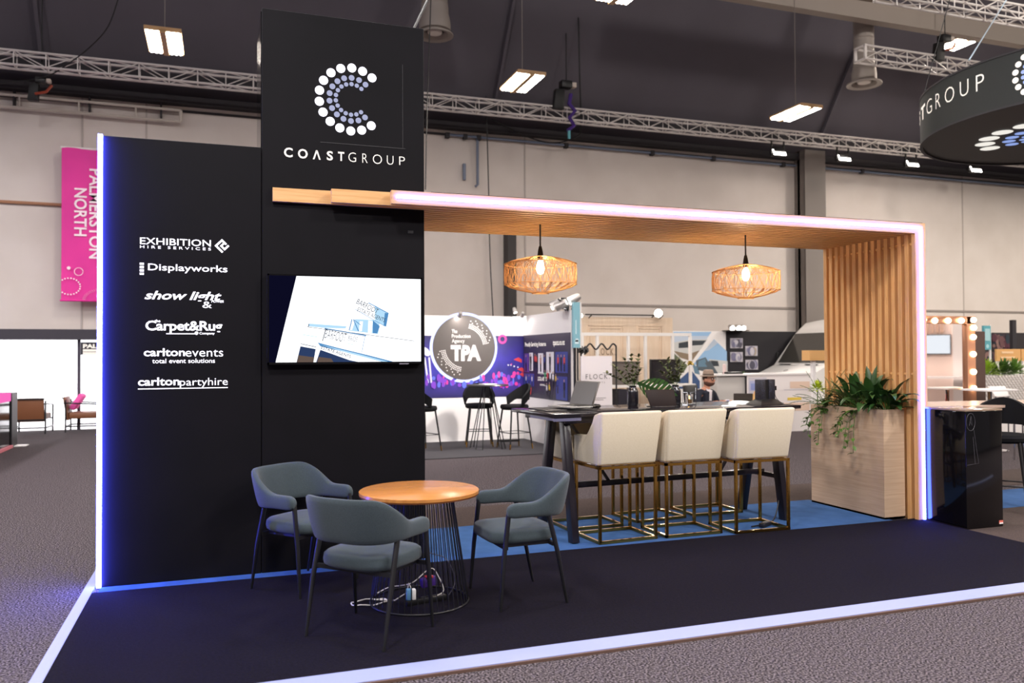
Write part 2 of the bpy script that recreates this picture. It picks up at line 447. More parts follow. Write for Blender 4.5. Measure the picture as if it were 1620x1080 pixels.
duct('round ceiling air duct with wide diffuser beside the tower top', (5.1, 11.2, 8.5), 12.7, .40)
duct('round ceiling air duct with wide diffuser beside the short truss end', (15.2, 9.55, 7.98), 12.7, .40, .82)

# floods on the long truss
fl = None
for k, (u, v, lb) in enumerate([(1232, 240, 'leftmost of the four small white floodlights under the wall truss'), (1335, 249, 'second of the four small floodlights under the wall truss, from the left'),
                     (1443, 258, 'third of the four small floodlights under the wall truss, beside the round sign'), (1543, 267, 'rightmost of the four small floodlights, seen below the round hanging sign')]):
    p = at(u, v, y=12.28)
    if fl is None:
        fl = thing('floodlight', lb, 'floodlight', p, 0, 'floodlights under the wall truss')
        q = MB(); q.bar((0, .02, -.05), (0, .1, .08), .34, .22, (0, 1, 0)); q.build('housing', m_blackmetal, fl, local=True, bevel=.01)
        q = MB(); q.add([(-.17, -.05, -.10), (.17, -.05, -.10), (.17, .0, -.0), (-.17, .0, -.0)], [(0, 1, 2, 3)])
        q = MB(); q.hexa([(-.19, -.07, -.10), (.19, -.07, -.10), (.19, -.05, -.1), (-.19, -.05, -.1)], [(-.19, -.0, .06), (.19, -.0, .06), (.19, .02, .06), (-.19, .02, .06)])
        q.build('lens', m_spot, fl, local=True)
        q = MB(); q.box(-.21, -.18, .02, .06, -.05, .33); q.box(.18, .21, .02, .06, -.05, .33); q.box(-.21, .21, .02, .06, .3, .34); q.build('yoke', m_blackmetal, fl, local=True)
    else: dup(fl, p, 0, lb, 'floodlights under the wall truss')

# rigging motors and cables
def hoist(label, u, v, y, s=1.0, strap=False, red=False):
    p = at(u, v, y=y); t = thing('chain_hoist', label, 'rigging hoist', p)
    q = MB(); q.box(-.16 * s, .12 * s, -.1 * s, .12 * s, -.08 * s, .1 * s); q.build('motor', m_blackmetal, t, local=True, bevel=.02)
    q = MB(); q.box(.12 * s, .24 * s, -.09 * s, .09 * s, -.05 * s, .07 * s); q.build('end_cover', mat('hoist_cover', '#c9bdb2', .5), t, local=True, bevel=.02)
    q = MB(); q.hexa([(-.36 * s, -.06, -.6 * s), (-.08 * s, -.06, -.6 * s), (-.08 * s, .1, -.6 * s), (-.36 * s, .1, -.6 * s)], [(-.3 * s, -.06, -.12 * s), (-.06 * s, -.06, -.1 * s), (-.06 * s, .1, -.1 * s), (-.3 * s, .1, -.12 * s)]); q.build('chain_bag', m_cable, t, local=True, bevel=.02)
    q = MB(); q.tube([(0, 0, .1), (0, 0, 4.2)], .012, 5); q.build('hoist_chain', m_cable, t, local=True)
    if strap:
        q = MB(); q.tube([(.12, 0, -.2), (.06, -.02, -.45), (.2, -.06, -.62), (.05, -.06, -.8), (.18, -.05, -.98), (.0, -.06, -1.12)], .05, 6); q.build('strap', m_purple, t, local=True)
        q = MB(); q.box(-.0, .06, -.1, -.06, -1.32, -1.12); q.build('strap_tail', m_teal, t, local=True)
    if red:
        q = MB(); q.tube([(-.1, -.1, -.3), (.1, -.12, -.25), (.2, -.1, -.1)], .026, 6); q.build('hook', m_orange, t, local=True)
    return t
hoist('black chain hoist with purple strap standing on the long truss', 896, 135, 12.25, 1.0, True)
hoist('black chain hoist with orange hook hanging above the round sign', 1495, 62, 8.6, .9, False, True)
hoist('black and red rigging hoist hanging under the long truss at far left', 66, 128, 12.6, .7, False, True)
def cable(name, label, pts, r=.012, m=None, cat='cable'):
    q = MB(); q.tube(pts, r, 6); return tag(q.build(name, m or m_cable), label, cat)
def catmull(P, n=6):
    P = [Vector(p) for p in P]; out = []
    for i in range(len(P) - 1):
        a, b, c, d = P[max(i - 1, 0)], P[i], P[i + 1], P[min(i + 2, len(P) - 1)]
        for k in range(n):
            t = k / n; out.append(.5 * ((2 * b) + (c - a) * t + (2 * a - 5 * b + 4 * c - d) * t * t + (3 * b - a - 3 * c + d) * t ** 3))
    out.append(P[-1]); return out
pt = lambda u, v, y: at(u, v, y=y)
cable('power_cable', 'black cable swinging from the ceiling to the left end of the truss', catmull([pt(190, -12, 11.2), pt(172, 40, 11.5), pt(145, 72, 12.0), pt(112, 98, 12.25), pt(70, 122, 12.5), pt(0, 132, 12.7), pt(-60, 140, 12.8)]))
cable('power_cable', 'black cable dropping behind the truss and looping up to the hoist', catmull([pt(914, -10, 12.0), pt(917, 120, 12.15), pt(919, 200, 12.7), pt(912, 216, 12.9), pt(880, 226, 13.1), pt(845, 220, 13.1), pt(800, 200, 13.1), pt(778, 188, 13.1)]), .017)
cable('hanging_wire', 'thin black wire hanging just right of the black tower', catmull([pt(682, -10, 9), pt(678, 100, 9), pt(675, 200, 9), pt(673, 300, 9)]), .011)
cable('hanging_wire', 'thin black wire hanging in front of the wall beside the dark column', catmull([pt(769, 152, 12.6), pt(770, 190, 12.7), pt(773, 300, 12.9), pt(775, 400, 12.9), pt(780, 500, 12.9)]), .014)
cable('guy_rope', 'black rope leaning up from the top of the tower', [(2.12, .3, 3.98), at(686, -20, y=1.6)], .012, cat='rope')
cable('guy_rope', 'pale blue rope rising from the round sign to the corner truss', [at(1533, 95, y=2.4), at(1592, 0, y=5.6), at(1600, -15, y=5.9)], .011, mat('pale_blue_rope', '#b8cfe0', .6), cat='rope')

# pipework on the back wall
q = MB()
for z in (6.93, 6.68): q.tube([(-9, 13.3, z + .04), (-.1, 13.3, z)], .035, 7)
q.tube([(-.1, 13.3, 6.93), (-.1, 13.3, 6.68)], .035, 7)
for x in (-2.1, -3.2, -1.0): q.tube([(x, 13.3, 6.95), (x, 13.3, 6.7)], .02, 6)
t = thing('wall_pipe', 'pale twin pipe rail on brackets high on the wall left of the tower', 'pipe', (-4, 13.3, 6.68)); q.build('pipe_run', mat('cream_pipe', '#bfb6ac', .5), t)
q = MB()
for x in (-7, -5, -3.3, -1.9, -.5): q.box(x - .015, x + .015, 13.28, 13.44, 6.7, 7.05)
q.build('bracket', m_dark, t)
q = MB(); q.tube([(-9, 13.4, 4.78), (-2.0, 13.4, 4.74)], .035, 7); tag(q.build('wall_pipe', m_brownpipe), 'brown pipe running along the wall behind the pink banner', 'pipe')
q = MB()
t = thing('conduit_rail', 'grey blue conduit rail with drop pipe high on the wall right of tower', 'pipe', (12, 13.35, 6.86))
q.tube([(6.0, 13.36, 6.93), (30, 13.36, 6.88)], .03, 6); q.build('conduit', mat('bluegrey_conduit', '#6b7488', .5), t)
q = MB()
for x in (5.95, 6.4, 6.75, 9.1, 11.6, 13.5, 15.8, 18.6): q.box(x - .05, x + .05, 13.3, 13.42, 6.85, 6.97)
q.build('clamp', m_dark, t)
q = MB(); q.tube([(6.72, 13.36, 6.9), (6.72, 13.36, 5.75), (6.66, 13.34, 5.7)], .035, 6); q.box(6.35, 6.42, 13.35, 13.42, 5.85, 6.25); q.build('drop_pipe', mat('bluegrey_conduit', '#6b7488', .5), t)

# magenta banner
y = 13.08; x0, x1, z0, z1 = -2.38, -1.05, 2.71, 5.89
t = thing('hanging_banner', 'magenta cloth banner with white lettering hanging left of the black wall', 'banner', ((x0 + x1) / 2, y, z0))
q = MB(); n = 14
for i in range(n + 1):
    z = z0 + (z1 - z0) * i / n
    for k in range(9): q.v.append(Vector((x0 + (x1 - x0) * k / 8, y + .015 * math.sin(k * 1.1 + i * .25) - .01, z)))
for i in range(n):
    for k in range(8): a = i * 9 + k; q.f.append((a, a + 1, a + 10, a + 9)); q.mi.append(0)
vv = [v + Vector((0, .012, 0)) for v in q.v]; fs = list(q.f); q.add(vv, [g[::-1] for g in fs]); q.build('cloth', m_magenta, t)
q = MB(); q.tube([(x0 - .02, y, z1), (x1 + .02, y, z1)], .022, 8); q.build('top_rail', m_white, t)
for xx in (x0 + .05, x1 - .05): q = MB(); q.bar((xx, y, z1), (xx, 13.45, z1), .02); q.build('wall_arm', m_white, t)
q = MB(); q.tube([(x0 - .02, y, z0), (x1 + .02, y, z0)], .02, 8); q.build('bottom_rail', m_magenta, t)
q = MB(); yy = y - .045
write(q, 'PALMERSTON', (-1.86, yy, 5.47), (0, 0, -1), (1, 0, 0), 1.88, .235, .02)
write(q, 'NORTH', (-2.14, yy, 5.05), (0, 0, -1), (1, 0, 0), 1.0, .24, .02)
q.disc((-2.235, yy, 3.38), .035, (0, -1, 0), 12)
q.ring((-2.05, yy, 3.31), .075, .085, (0, -1, 0), 24)
for k in range(22):
    a = 2 * PI * k / 22; px, pz = -2.22 + .2 * math.cos(a), 3.0 + .17 * math.sin(a)
    if px > x0 + .02: q.disc((px, yy, pz), .016, (0, -1, 0), 8)
for k in range(26):
    a = PI * (.02 + .96 * k / 25); ca, sa = math.cos(a), math.sin(a)
    q.bar((-1.62 + .3 * ca, yy, 2.72 + .2 * sa), (-1.62 + .36 * ca, yy, 2.72 + .25 * sa), .012, .003)
q.build('lettering', mat('banner_print', '#f3dfe9', .6), t)
# ================================================================== THE STAND
# floor coverings
q = MB(); q.box(-.035, 6.772, -2.03, -.134, 0, .016); tag(q.build('charcoal_carpet', m_stage, smooth=0), 'near black carpet covering the front of the stand', 'carpet')
q = MB(); q.box(.0, 6.5, -.134, 1.02, 0, .012); tag(q.build('blue_carpet', m_blue, smooth=0), 'blue carpet strip under the bar table and along the black wall', 'carpet')
q = MB(); q.box(-.095, -.035, -2.185, .75, 0, .018); q.box(-.035, 9.6, -2.185, -2.03, 0, .018)
t = tag(q.build('edge_strip', m_tape, smooth=0), 'pale blue edging strip around the front and left of the stand floor', 'floor edging')
q = MB(); q.box(-.098, 9.6, -2.197, -2.185, 0, .014); q.build('edge_lip', mat('brown_lip', '#5a4238', .7), t)
q = MB(); q.box(2.2, 15, 1.02, 1.95, 0, .004); tag(q.build('brown_carpet_runner', mat('brown_runner', '#3b3230', .95, spec=.1, noise=(120, '#4b403c', .35, .65)), smooth=0), 'dark brown carpet runner behind the bar table', 'carpet')
q = MB(); q.box(6.772, 14, -1.6, -.02, 0, .006); tag(q.build('brown_carpet', mat('brown_runner', '#3b3230'), smooth=0), 'brown carpet beneath the glossy plinth at the right', 'carpet')
q = MB(); q.box(7.4, 12.5, -.02, .78, 0, .008); tag(q.build('blue_carpet', m_blue, smooth=0), 'blue carpet patch behind the glossy plinth at far right', 'carpet')

# black wall with lit client names
WD = .72
w = thing('black_display_wall', 'tall black wall with six lit company names and a violet light strip', 'display wall', (.5, WD / 2, 0))
q = MB(); q.box(0, 1.012, 0, WD, .0125, 3.0); q.build('wall_panel', m_black, w, bevel=.004, seg=1)
q = MB(); q.box(-.022, .004, -.036, .0, .0185, 3.0); q.build('led_strip', m_led, w)
q = MB(); q.box(-.024, -.0, .004, .03, .0185, 3.0); q.build('led_channel', m_alu, w)
def wbox(u0, u1, vt, vb, y=-.004):
    a = at(u0, vb, y=y); b = at(u1, vt, y=y); c = at(u0, vt, y=y)
    return Vector((a.x, y, a.z)), b.x - a.x, c.z - a.z
def wtext(q, s, u0, u1, vt, vb, weight=0, spacing=1, shear=0, y=-.004):
    o, W_, H_ = wbox(u0, u1, vt, vb, y); write(q, s, o, XD, ZD, W_, H_, weight, spacing, shear)
U = lambda zx: 200 + zx / 3.724
V = lambda zy: 350 + zy / 3.724
q = MB(); wtext(q, 'EXHIBITION', U(80), U(498), V(94), V(134), .006); wtext(q, 'HIRE SERVICES', U(80), U(498), V(141), V(157), .004, 1.6)
c0 = at(U(563), V(145), y=-.004); r = .0485
def dia(cx, cz, s): return [(c0.x + cx * r - 0, -.004, c0.z + cz * r)]
P = lambda a, b: (c0.x + (a - b) * r * .5, -.004, c0.z + (a + b) * r * .5)   # rotated square coordinates -1..1
q.poly([P(-1, -1), P(-1, 1), P(-.62, 1), P(-.62, -1)]); q.poly([P(-.62, .62), P(-.62, 1), P(1, 1), P(1, .62)])
q.poly([P(.62, -.35), P(.62, .62), P(1, .62), P(1, -.35)]); q.poly([P(-.3, -1), P(-.3, -.62), P(1, -.62), P(1, -1)])
q.poly([P(-.3, -.62), P(-.3, .3), P(.05, .3), P(.05, -.62)]); q.poly([P(.05, -.05), P(.05, .3), P(.62, .3), P(.62, -.05)])
q.build('lit_company_name', m_sign, w, label='lit lettering with a square knot mark')
q = MB()
for k in range(4):
    o, W_, H_ = wbox(U(78), U(103), V(243 + k * 19.5), V(256 + k * 19.5)); q.poly([o, o + XD * W_, o + XD * W_ + ZD * H_, o + ZD * H_])
wtext(q, 'Displayworks', U(127), U(595), V(248), V(300), .008)
q.build('lit_company_name', m_sign, w, label='lit lettering beside four small squares')
q = MB(); wtext(q, 'show light', U(106), U(560), V(408), V(474), .02, .98, .3); wtext(q, '&', U(448), U(503), V(472), V(510), .0); wtext(q, 'POWER', U(500), U(573), V(464), V(478), .012, 1, .3)
q.build('lit_company_name', m_sign, w, label='lit slanted lettering with ampersand')
q = MB(); wtext(q, 'Carpet&Rug', U(112), U(565), V(584), V(660), .02, .96); wtext(q, 'the', U(166), U(200), V(578), V(594), .02); wtext(q, 'Company', U(430), U(520), V(652), V(670), .01)
o, W_, H_ = wbox(U(234), U(412), V(659), V(664)); q.poly([o, o + XD * W_, o + XD * W_ + ZD * H_, o + ZD * H_]); c1 = at(U(413), V(658), y=-.004); q.disc(c1, .012, (0, -1, 0), 12)
q.build('lit_company_name', m_sign, w, label='lit bold lettering with a thin underline')
q = MB(); wtext(q, 'carlton', U(102), U(345), V(748), V(795), .018); wtext(q, 'events', U(348), U(570), V(757), V(797), -.004); wtext(q, 'total event solutions', U(152), U(522), V(809), V(836), .004)
q.build('lit_company_name', m_sign, w, label='lit two line lettering')
q = MB(); wtext(q, 'carlton', U(68), U(313), V(921), V(969), .018); wtext(q, 'partyhire', U(315), U(597), V(924), V(982), -.004)
o, W_, H_ = wbox(U(68), U(597), V(985), V(990)); q.poly([o, o + XD * W_, o + XD * W_ + ZD * H_, o + ZD * H_])
q.build('lit_company_name', m_sign, w, label='lit lettering with a full width underline')

# tower
X0, X1, ZT = 1.015, 2.185, 3.993
tw = thing('black_sign_tower', 'tall black tower carrying a ring of lit dots and white lettering', 'sign tower', (1.6, WD / 2, 0))
q = MB(); q.box(X0, X1, .0, WD, .0125, ZT); q.build('tower_body', m_black, tw, bevel=.004, seg=1)
q = MB(); q.box(X0 - .006, X0, .02, WD - .02, 3.01, ZT - .02); q.build('side_panel', m_gloss, tw)
lx, lz, lr = 1.6412, 3.401, .2316
q = MB(); q2 = MB()
for k in range(14):
    a = math.radians(49 + 20.0 * k); ca, sa = math.cos(a), math.sin(a)
    q.disc((lx + lr * ca, -.005, lz + lr * sa), .0325, (0, -1, 0), 20)
    for R, rr in ((.684, .0212), (.486, .016)): q2.disc((lx + lr * R * ca, -.005, lz + lr * R * sa), rr, (0, -1, 0), 16)
q.build('emblem_dots', m_sign, tw, label='outer ring of large lit white dots')
q2.build('emblem_dots', m_lilac, tw, label='two inner rings of small lilac dots')
q = MB()
zz = lambda x: 400 + x / 3.857
vv_ = lambda y: y / 3.857
for s, a, b, top, bot in (('C', 190, 243, 898, 957), ('O', 275, 335, 906, 965), ('\u039b', 366, 414, 915, 971), ('S', 451, 489, 920, 977), ('T', 520, 558, 925, 980)):
    wtext(q, s, zz(a), zz(b), vv_(top), vv_(bot), .025, y=-.005)
q.build('lettering', m_letter, tw, label='bold white letters')
q = MB()
for s, a, b, top, bot in (('G', 583, 630, 928, 986), ('R', 668, 700, 936, 992), ('O', 732, 788, 940, 998), ('U', 818, 858, 948, 1003), ('P', 893, 928, 954, 1006)):
    wtext(q, s, zz(a), zz(b), vv_(top), vv_(bot), -.012, y=-.005)
q.build('lettering', m_letter, tw, label='thin white letters')
q = MB(); a = at(zz(185), vv_(815), y=-.003)
for (p, s) in (((1.42, 3.068), (1.42 + .62, 3.072)), ((2.02, 3.075), (2.022, 3.70))):
    q.box(min(p[0], s[0]), max(s[0], p[0]) + .002, -.003, 0, p[1], s[1] + .002)
q.build('lightbox_seam', mat('seam_grey', '#19171b', .5), tw)
q = MB(); q.box(2.06, 2.1, -.004, -.001, 2.44, 2.46); q.build('socket_plate', mat('seam_grey', '#2c2a30'), tw)
# light timber end of stored truss hardware on top of the low wall
q = MB(); q.tube([(.83, .3, 3.01), (.86, .3, 3.04), (.9, .3, 3.05), (.94, .3, 3.03), (.97, .3, 3.01)], .008, 6); q.tube([(.86, .33, 3.01), (.9, .33, 3.06), (.95, .33, 3.02)], .008, 6)
q.tube([(.83, .3, 3.005), (.83, .33, 3.005), (.97, .33, 3.005), (.97, .3, 3.005)], .006, 6)
tag(q.build('coiled_wire', mat('brass_wire', '#8a7a4a', .4, metal=.5)), 'small coil of wire lying on top of the black wall beside the tower', 'wire')

# wall screen
tx, tz, tww = 1.05, 1.468, 1.104; th = tww / 1.735; ty = -.06
tv = thing('wall_tv', 'wall mounted flat screen showing a pale blue and white street picture', 'tv', (tx + tww / 2, ty, tz))
q = MB(); q.box(tx, tx + tww, ty + .009, -.002, tz, tz + th); q.build('casing', m_blackmetal, tv, bevel=.004)
q = MB(); b_ = .011
q.box(tx, tx + tww, ty, ty + .01, tz, tz + .016); q.box(tx, tx + tww, ty, ty + .01, tz + th - b_, tz + th); q.box(tx, tx + b_, ty, ty + .01, tz, tz + th); q.box(tx + tww - b_, tx + tww, ty, ty + .01, tz, tz + th)
q.build('bezel', m_gloss, tv)
TVW = glow('tv_white', '#f8fbff', 1.25); TVB = glow('tv_dark', '#0c0c22', .8); TVN = glow('tv_navy', '#2d3f66', .8); TVL = glow('tv_light_blue', '#a9cfe8', 1.0); TVM = glow('tv_mid_blue', '#4f86b8', .95); TVK = glow('tv_brown', '#6b5a52', .7); TVT = glow('tv_ink', '#3b4250', .7)
q = MB()
def T(zx, zy, y=ty + .003):
    p = at(410 + zx / 5.786, 420 + zy / 5.786, y=y); p.x = min(max(p.x, tx + b_), tx + tww - b_); p.z = min(max(p.z, tz + .016), tz + th - b_); return p
q.m = 0; q.poly([(tx + b_, ty + .004, tz + .016), (tx + tww - b_, ty + .004, tz + .016), (tx + tww - b_, ty + .004, tz + th - b_), (tx + b_, ty + .004, tz + th - b_)])
def tp(m, *pts, y=.0): q.m = m; q.poly([T(a, b, ty + .003 - y) for a, b in pts])
def tl(m, a, b, w=5):
    p0, p1 = T(*a, ty + .0025), T(*b, ty + .0025); d = (p1 - p0); n = Vector((-d.z, 0, d.x)).normalized() * (w / 5.786 / 205 / 2); q.m = m
    q.poly([p0 - n, p1 - n, p1 + n, p0 + n])
def tt(m, s, p0, p1, h, weight=0, y=.0035):
    a, b = T(*p0), T(*p1); d = b - a; L_ = d.length; d.normalize(); up = Vector((-d.z, 0, d.x)); q.m = m
    write(q, s, a + Vector((0, -.001, 0)), d, up, L_, h / 5.786 / 205, weight)
tp(1, (75, 70), (342, 88), (150, 893), (70, 905))
tp(2, (378, 738), (525, 765), (500, 890), (342, 890)); tp(5, (360, 820), (512, 840), (500, 890), (345, 890), y=.0003)
tp(2, (560, 770), (830, 850), (905, 888), (522, 888)); tp(5, (545, 835), (660, 850), (680, 888), (530, 888), y=.0003)
tp(0, (525, 720), (560, 745), (520, 888), (497, 888), y=.0006)
tp(4, (535, 703), (720, 752), (1000, 820), (1225, 886), (1120, 886), (820, 800), (560, 738)); tp(3, (560, 722), (900, 805), (1180, 884), (1130, 884), (820, 803), y=.0003)
tp(0, (552, 738), (825, 805), (905, 886), (830, 866), (560, 770), y=.0005)
tp(3, (450, 530), (800, 555), (790, 575), (600, 570), (450, 555)); tl(6, (440, 560), (1420, 690), 4); tl(4, (600, 575), (980, 640), 9); tl(6, (610, 590), (980, 650), 3)
tl(6, (610, 575), (580, 690), 6); tl(6, (455, 535), (450, 560), 6); tl(4, (970, 640), (940, 790), 4); tl(3, (400, 632), (530, 652), 5); tl(6, (380, 715), (525, 745), 5); tl(3, (1180, 550), (1390, 570), 3); tl(3, (1180, 620), (1400, 655), 3)
tp(3, (880, 490), (1105, 500), (1090, 625), (820, 595)); tp(4, (1040, 500), (1105, 555), (1080, 622), (1040, 620), y=.0003); tp(0, (840, 500), (880, 500), (850, 590), (815, 590), y=.0004); tp(0, (920, 510), (950, 510), (940, 600), (915, 600), y=.0004); tp(0, (1000, 500), (1040, 510), (1030, 615), (995, 612), y=.0004)
tl(4, (865, 500), (910, 600), 8); tl(4, (860, 490), (930, 545), 6); tl(4, (850, 490), (825, 590), 8)
tp(3, (1060, 365), (1185, 438), (1160, 560), (1060, 505)); tp(4, (1150, 432), (1185, 438), (1162, 560), (1140, 545), y=.0003); tl(4, (1000, 340), (1185, 437), 7); tl(4, (880, 400), (1150, 555), 4)
tt(6, 'BARFOOT', (885, 345), (1075, 445), 46); tt(6, 'ESTATE AGENTS', (895, 415), (1145, 520), 36)
tt(6, 'BARFOOT', (595, 662), (785, 705), 78, -.012); tt(6, 'BROS.', (812, 685), (905, 700), 42, -.01); tt(6, 'ESTATE AGENTS', (565, 762), (835, 846), 26, .01); tl(3, (800, 710), (860, 722), 4)
q.build('picture', [TVW, TVB, TVN, TVL, TVM, TVK, TVT], tv, smooth=0)
q = MB(); q.box(tx + .93, tx + 1.0, ty - .002, ty + .002, tz - .004, tz + .004); q.build('maker_tab', mat('tab_grey', '#7a7680', .4), tv)

# timber portal: fifteen L shaped slats
YF, XI, XO, ZB, ZTP = -.2047, 6.7106, 6.8303, 2.6195, 2.7152
PITCH_S = (1.008 + .2047 - .045) / 14
po = thing('timber_portal', 'pine slatted canopy and side screen framing the bar with a violet light line', 'slatted portal', (4.2, .4, 0))
starts = {0: 1.897, 1: at(524.6, 310, y=-.12).x, 2: at(431.5, 306, y=-.035).x}
for k in range(15):
    y0 = YF + k * PITCH_S; y1 = y0 + .045; xs = starts.get(k, X1 + .003)
    q = MB(); q.m = 0; q.box(xs, XO, y0, y1, ZB, ZTP); q.m = 1
    q.box(XI, XO, y0, y1, 0, ZB)
    q.build('slat', [m_pine, m_pine_v], po, smooth=0)
q = MB(); ylf = YF - .012
q.box(1.93, 6.782, ylf, YF, 2.660, 2.678); q.box(6.765, 6.783, ylf, YF, 0.017, 2.678)
q.build('led_strip', m_led_thin, po)
for z in (1.335, 2.53):
    q = MB(); q.tube([(XI + .03, YF + .02, z), (XI + .03, 1.0, z)], .016, 8); q.build('tie_rod', m_pine, po)
q = MB(); q.box(X1 + .01, XO - .01, YF + .02, 1.0, ZTP + .0005, ZTP + .008); q.build('light_block_sheet', mat('light_block_dark', '#3a2c22', .8), po)  # unseen sheet added to block hall light and darken the slat gaps

# woven pendants
def make_pendant(loc, label, h):
    t = thing('pendant_lamp', label, 'pendant lamp', loc, 0, 'woven pendant lamps over the bar')
    drop = 2.62 - loc[2]
    q = MB(); q.tube([(0, 0, h + .07), (0, 0, drop)], .007, 6); q.build('cord', m_cable, t, local=True)
    q = MB(); q.lathe([(0, h + .09), (.012, h + .085), (.02, h + .05), (.027, h - .0), (.022, h - .03), (0, h - .03)], (0, 0, 0), 14); q.build('bulb_socket', m_blackmetal, t, local=True)
    q = MB(); q.lathe([(0, h - .15), (.022, h - .14), (.034, h - .105), (.03, h - .07), (.016, h - .035), (.0, h - .03)], (0, 0, 0), 14); q.build('bulb', m_bulb, t, local=True)
    prof = [(.08, 0), (.18, .022), (.265, .048), (.3, .068), (.304, .12), (.304, .185), (.3, .24), (.25, .262), (.16, .285), (.055, h)]
    q = MB(); n = 84
    for s in (-1, 1):
        for k in range(n):
            a0 = 2 * PI * k / n; pts = []
            for i, (r_, z_) in enumerate(prof):
                if k % 2 and i in (0, 9): continue
                if k % 4 == 1 and i in (1, 8): continue
                a = a0 + s * .07 * math.sin(i * .9 + (k % 4)) + s * .035 * i
                pts.append((r_ * math.cos(a), r_ * math.sin(a), z_))
            q.tube(pts, .0019, 3, cap=False)
    q.build('woven_shade', m_bamboo, t, local=True)
    q = MB(); q.ring((0, 0, .004), .066, .074, (0, 0, 1), 28, .012); q.ring((0, 0, h), .05, .058, (0, 0, 1), 24, .008); q.ring((0, 0, .242), .298, .305, (0, 0, 1), 40, .006); q.ring((0, 0, .072), .298, .305, (0, 0, 1), 40, .006)
    q.build('shade_ring', m_bamboo, t, local=True)
    return t
for (u, vt_, vb_, uc, lb) in ((854, 355, 466, 854.5, 'left woven bamboo pendant lamp hanging over the bar table'), (1182, 371, 474, 1183, 'right woven bamboo pendant lamp hanging over the bar table')):
    c = at(u, vt_, z=2.62); c.y = .36; zb = at(uc, vb_ - 3, y=c.y).z
    make_pendant((c.x, c.y, zb), lb, .305)

# planter box
XP0, XP1, YP0, YP1, ZP = 6.45, 6.69, -.069, .914, 1.01
pl = thing('planter_box', 'tall pale oak planter box beside the slatted timber screen', 'planter', ((XP0 + XP1) / 2, .42, 0))
q = MB(); tk = .02
q.box(XP0, XP1, YP0, YP0 + tk, .013, ZP); q.box(XP0, XP1, YP1 - tk, YP1, .013, ZP); q.box(XP0, XP0 + tk, YP0 + tk, YP1 - tk, .013, ZP); q.box(XP1 - tk, XP1, YP0 + tk, YP1 - tk, .013, ZP); q.box(XP0, XP1, YP0, YP1, .013, .03)
q.build('box', m_oak, pl, smooth=0)
q = MB(); q.box(XP0 + tk, XP1 - tk, YP0 + tk, YP1 - tk, ZP - .1, ZP - .06); q.build('soil', m_soil, pl, smooth=0)
def leaf(q, b, d, L_, w, droop=.4, fold=.15, n=6, twist=0):
    b = Vector(b); d = Vector(d).normalized(); side = d.cross(ZD)
    if side.length < .01: side = Vector((1, 0, 0))
    side.normalize(); pts = []; p = b.copy(); dd = d.copy(); vs = []; fs = []
    for i in range(n + 1):
        t = i / n; ww = w * math.sin(PI * (t ** .75) * .94 + .06) if i < n else .0005
        nrm = side.cross(dd).normalized()
        vs += [p - side * ww / 2 + nrm * ww * fold, p, p + side * ww / 2 + nrm * ww * fold]
        p = p + dd * (L_ / n); dd = (dd + Vector((0, 0, -droop / n * (1 + t)))).normalized()
    for i in range(n):
        a = i * 3; fs += [(a, a + 1, a + 4, a + 3), (a + 1, a + 2, a + 5, a + 4)]
    q.add(vs, fs)
def frond(q, b, d, L_, droop, w=.08, n=11):
    b = Vector(b); dd = Vector(d).normalized(); side = dd.cross(ZD).normalized(); p = b.copy(); pts = [p.copy()]; R_ = []
    for i in range(n):
        p = p + dd * (L_ / n); dd = (dd + Vector((0, 0, -droop / n))).normalized(); pts.append(p.copy()); R_.append(dd.copy())
    q.tube(pts, .0025, 4)
    for i in range(1, n):
        t = i / n; ww = w * (1 - t * .85) * (.45 + min(1, t * 3) * .55)
        for s in (-1, 1):
            a = pts[i]; e = a + side * s * ww + R_[i - 1] * ww * .5 + Vector((0, 0, -.012)); m_ = a + R_[i - 1] * (L_ / n * .55)
            q.add([a, a * .4 + e * .6 + R_[i - 1] * .008, e, m_ * .6 + e * .4], [(0, 1, 2, 3)])
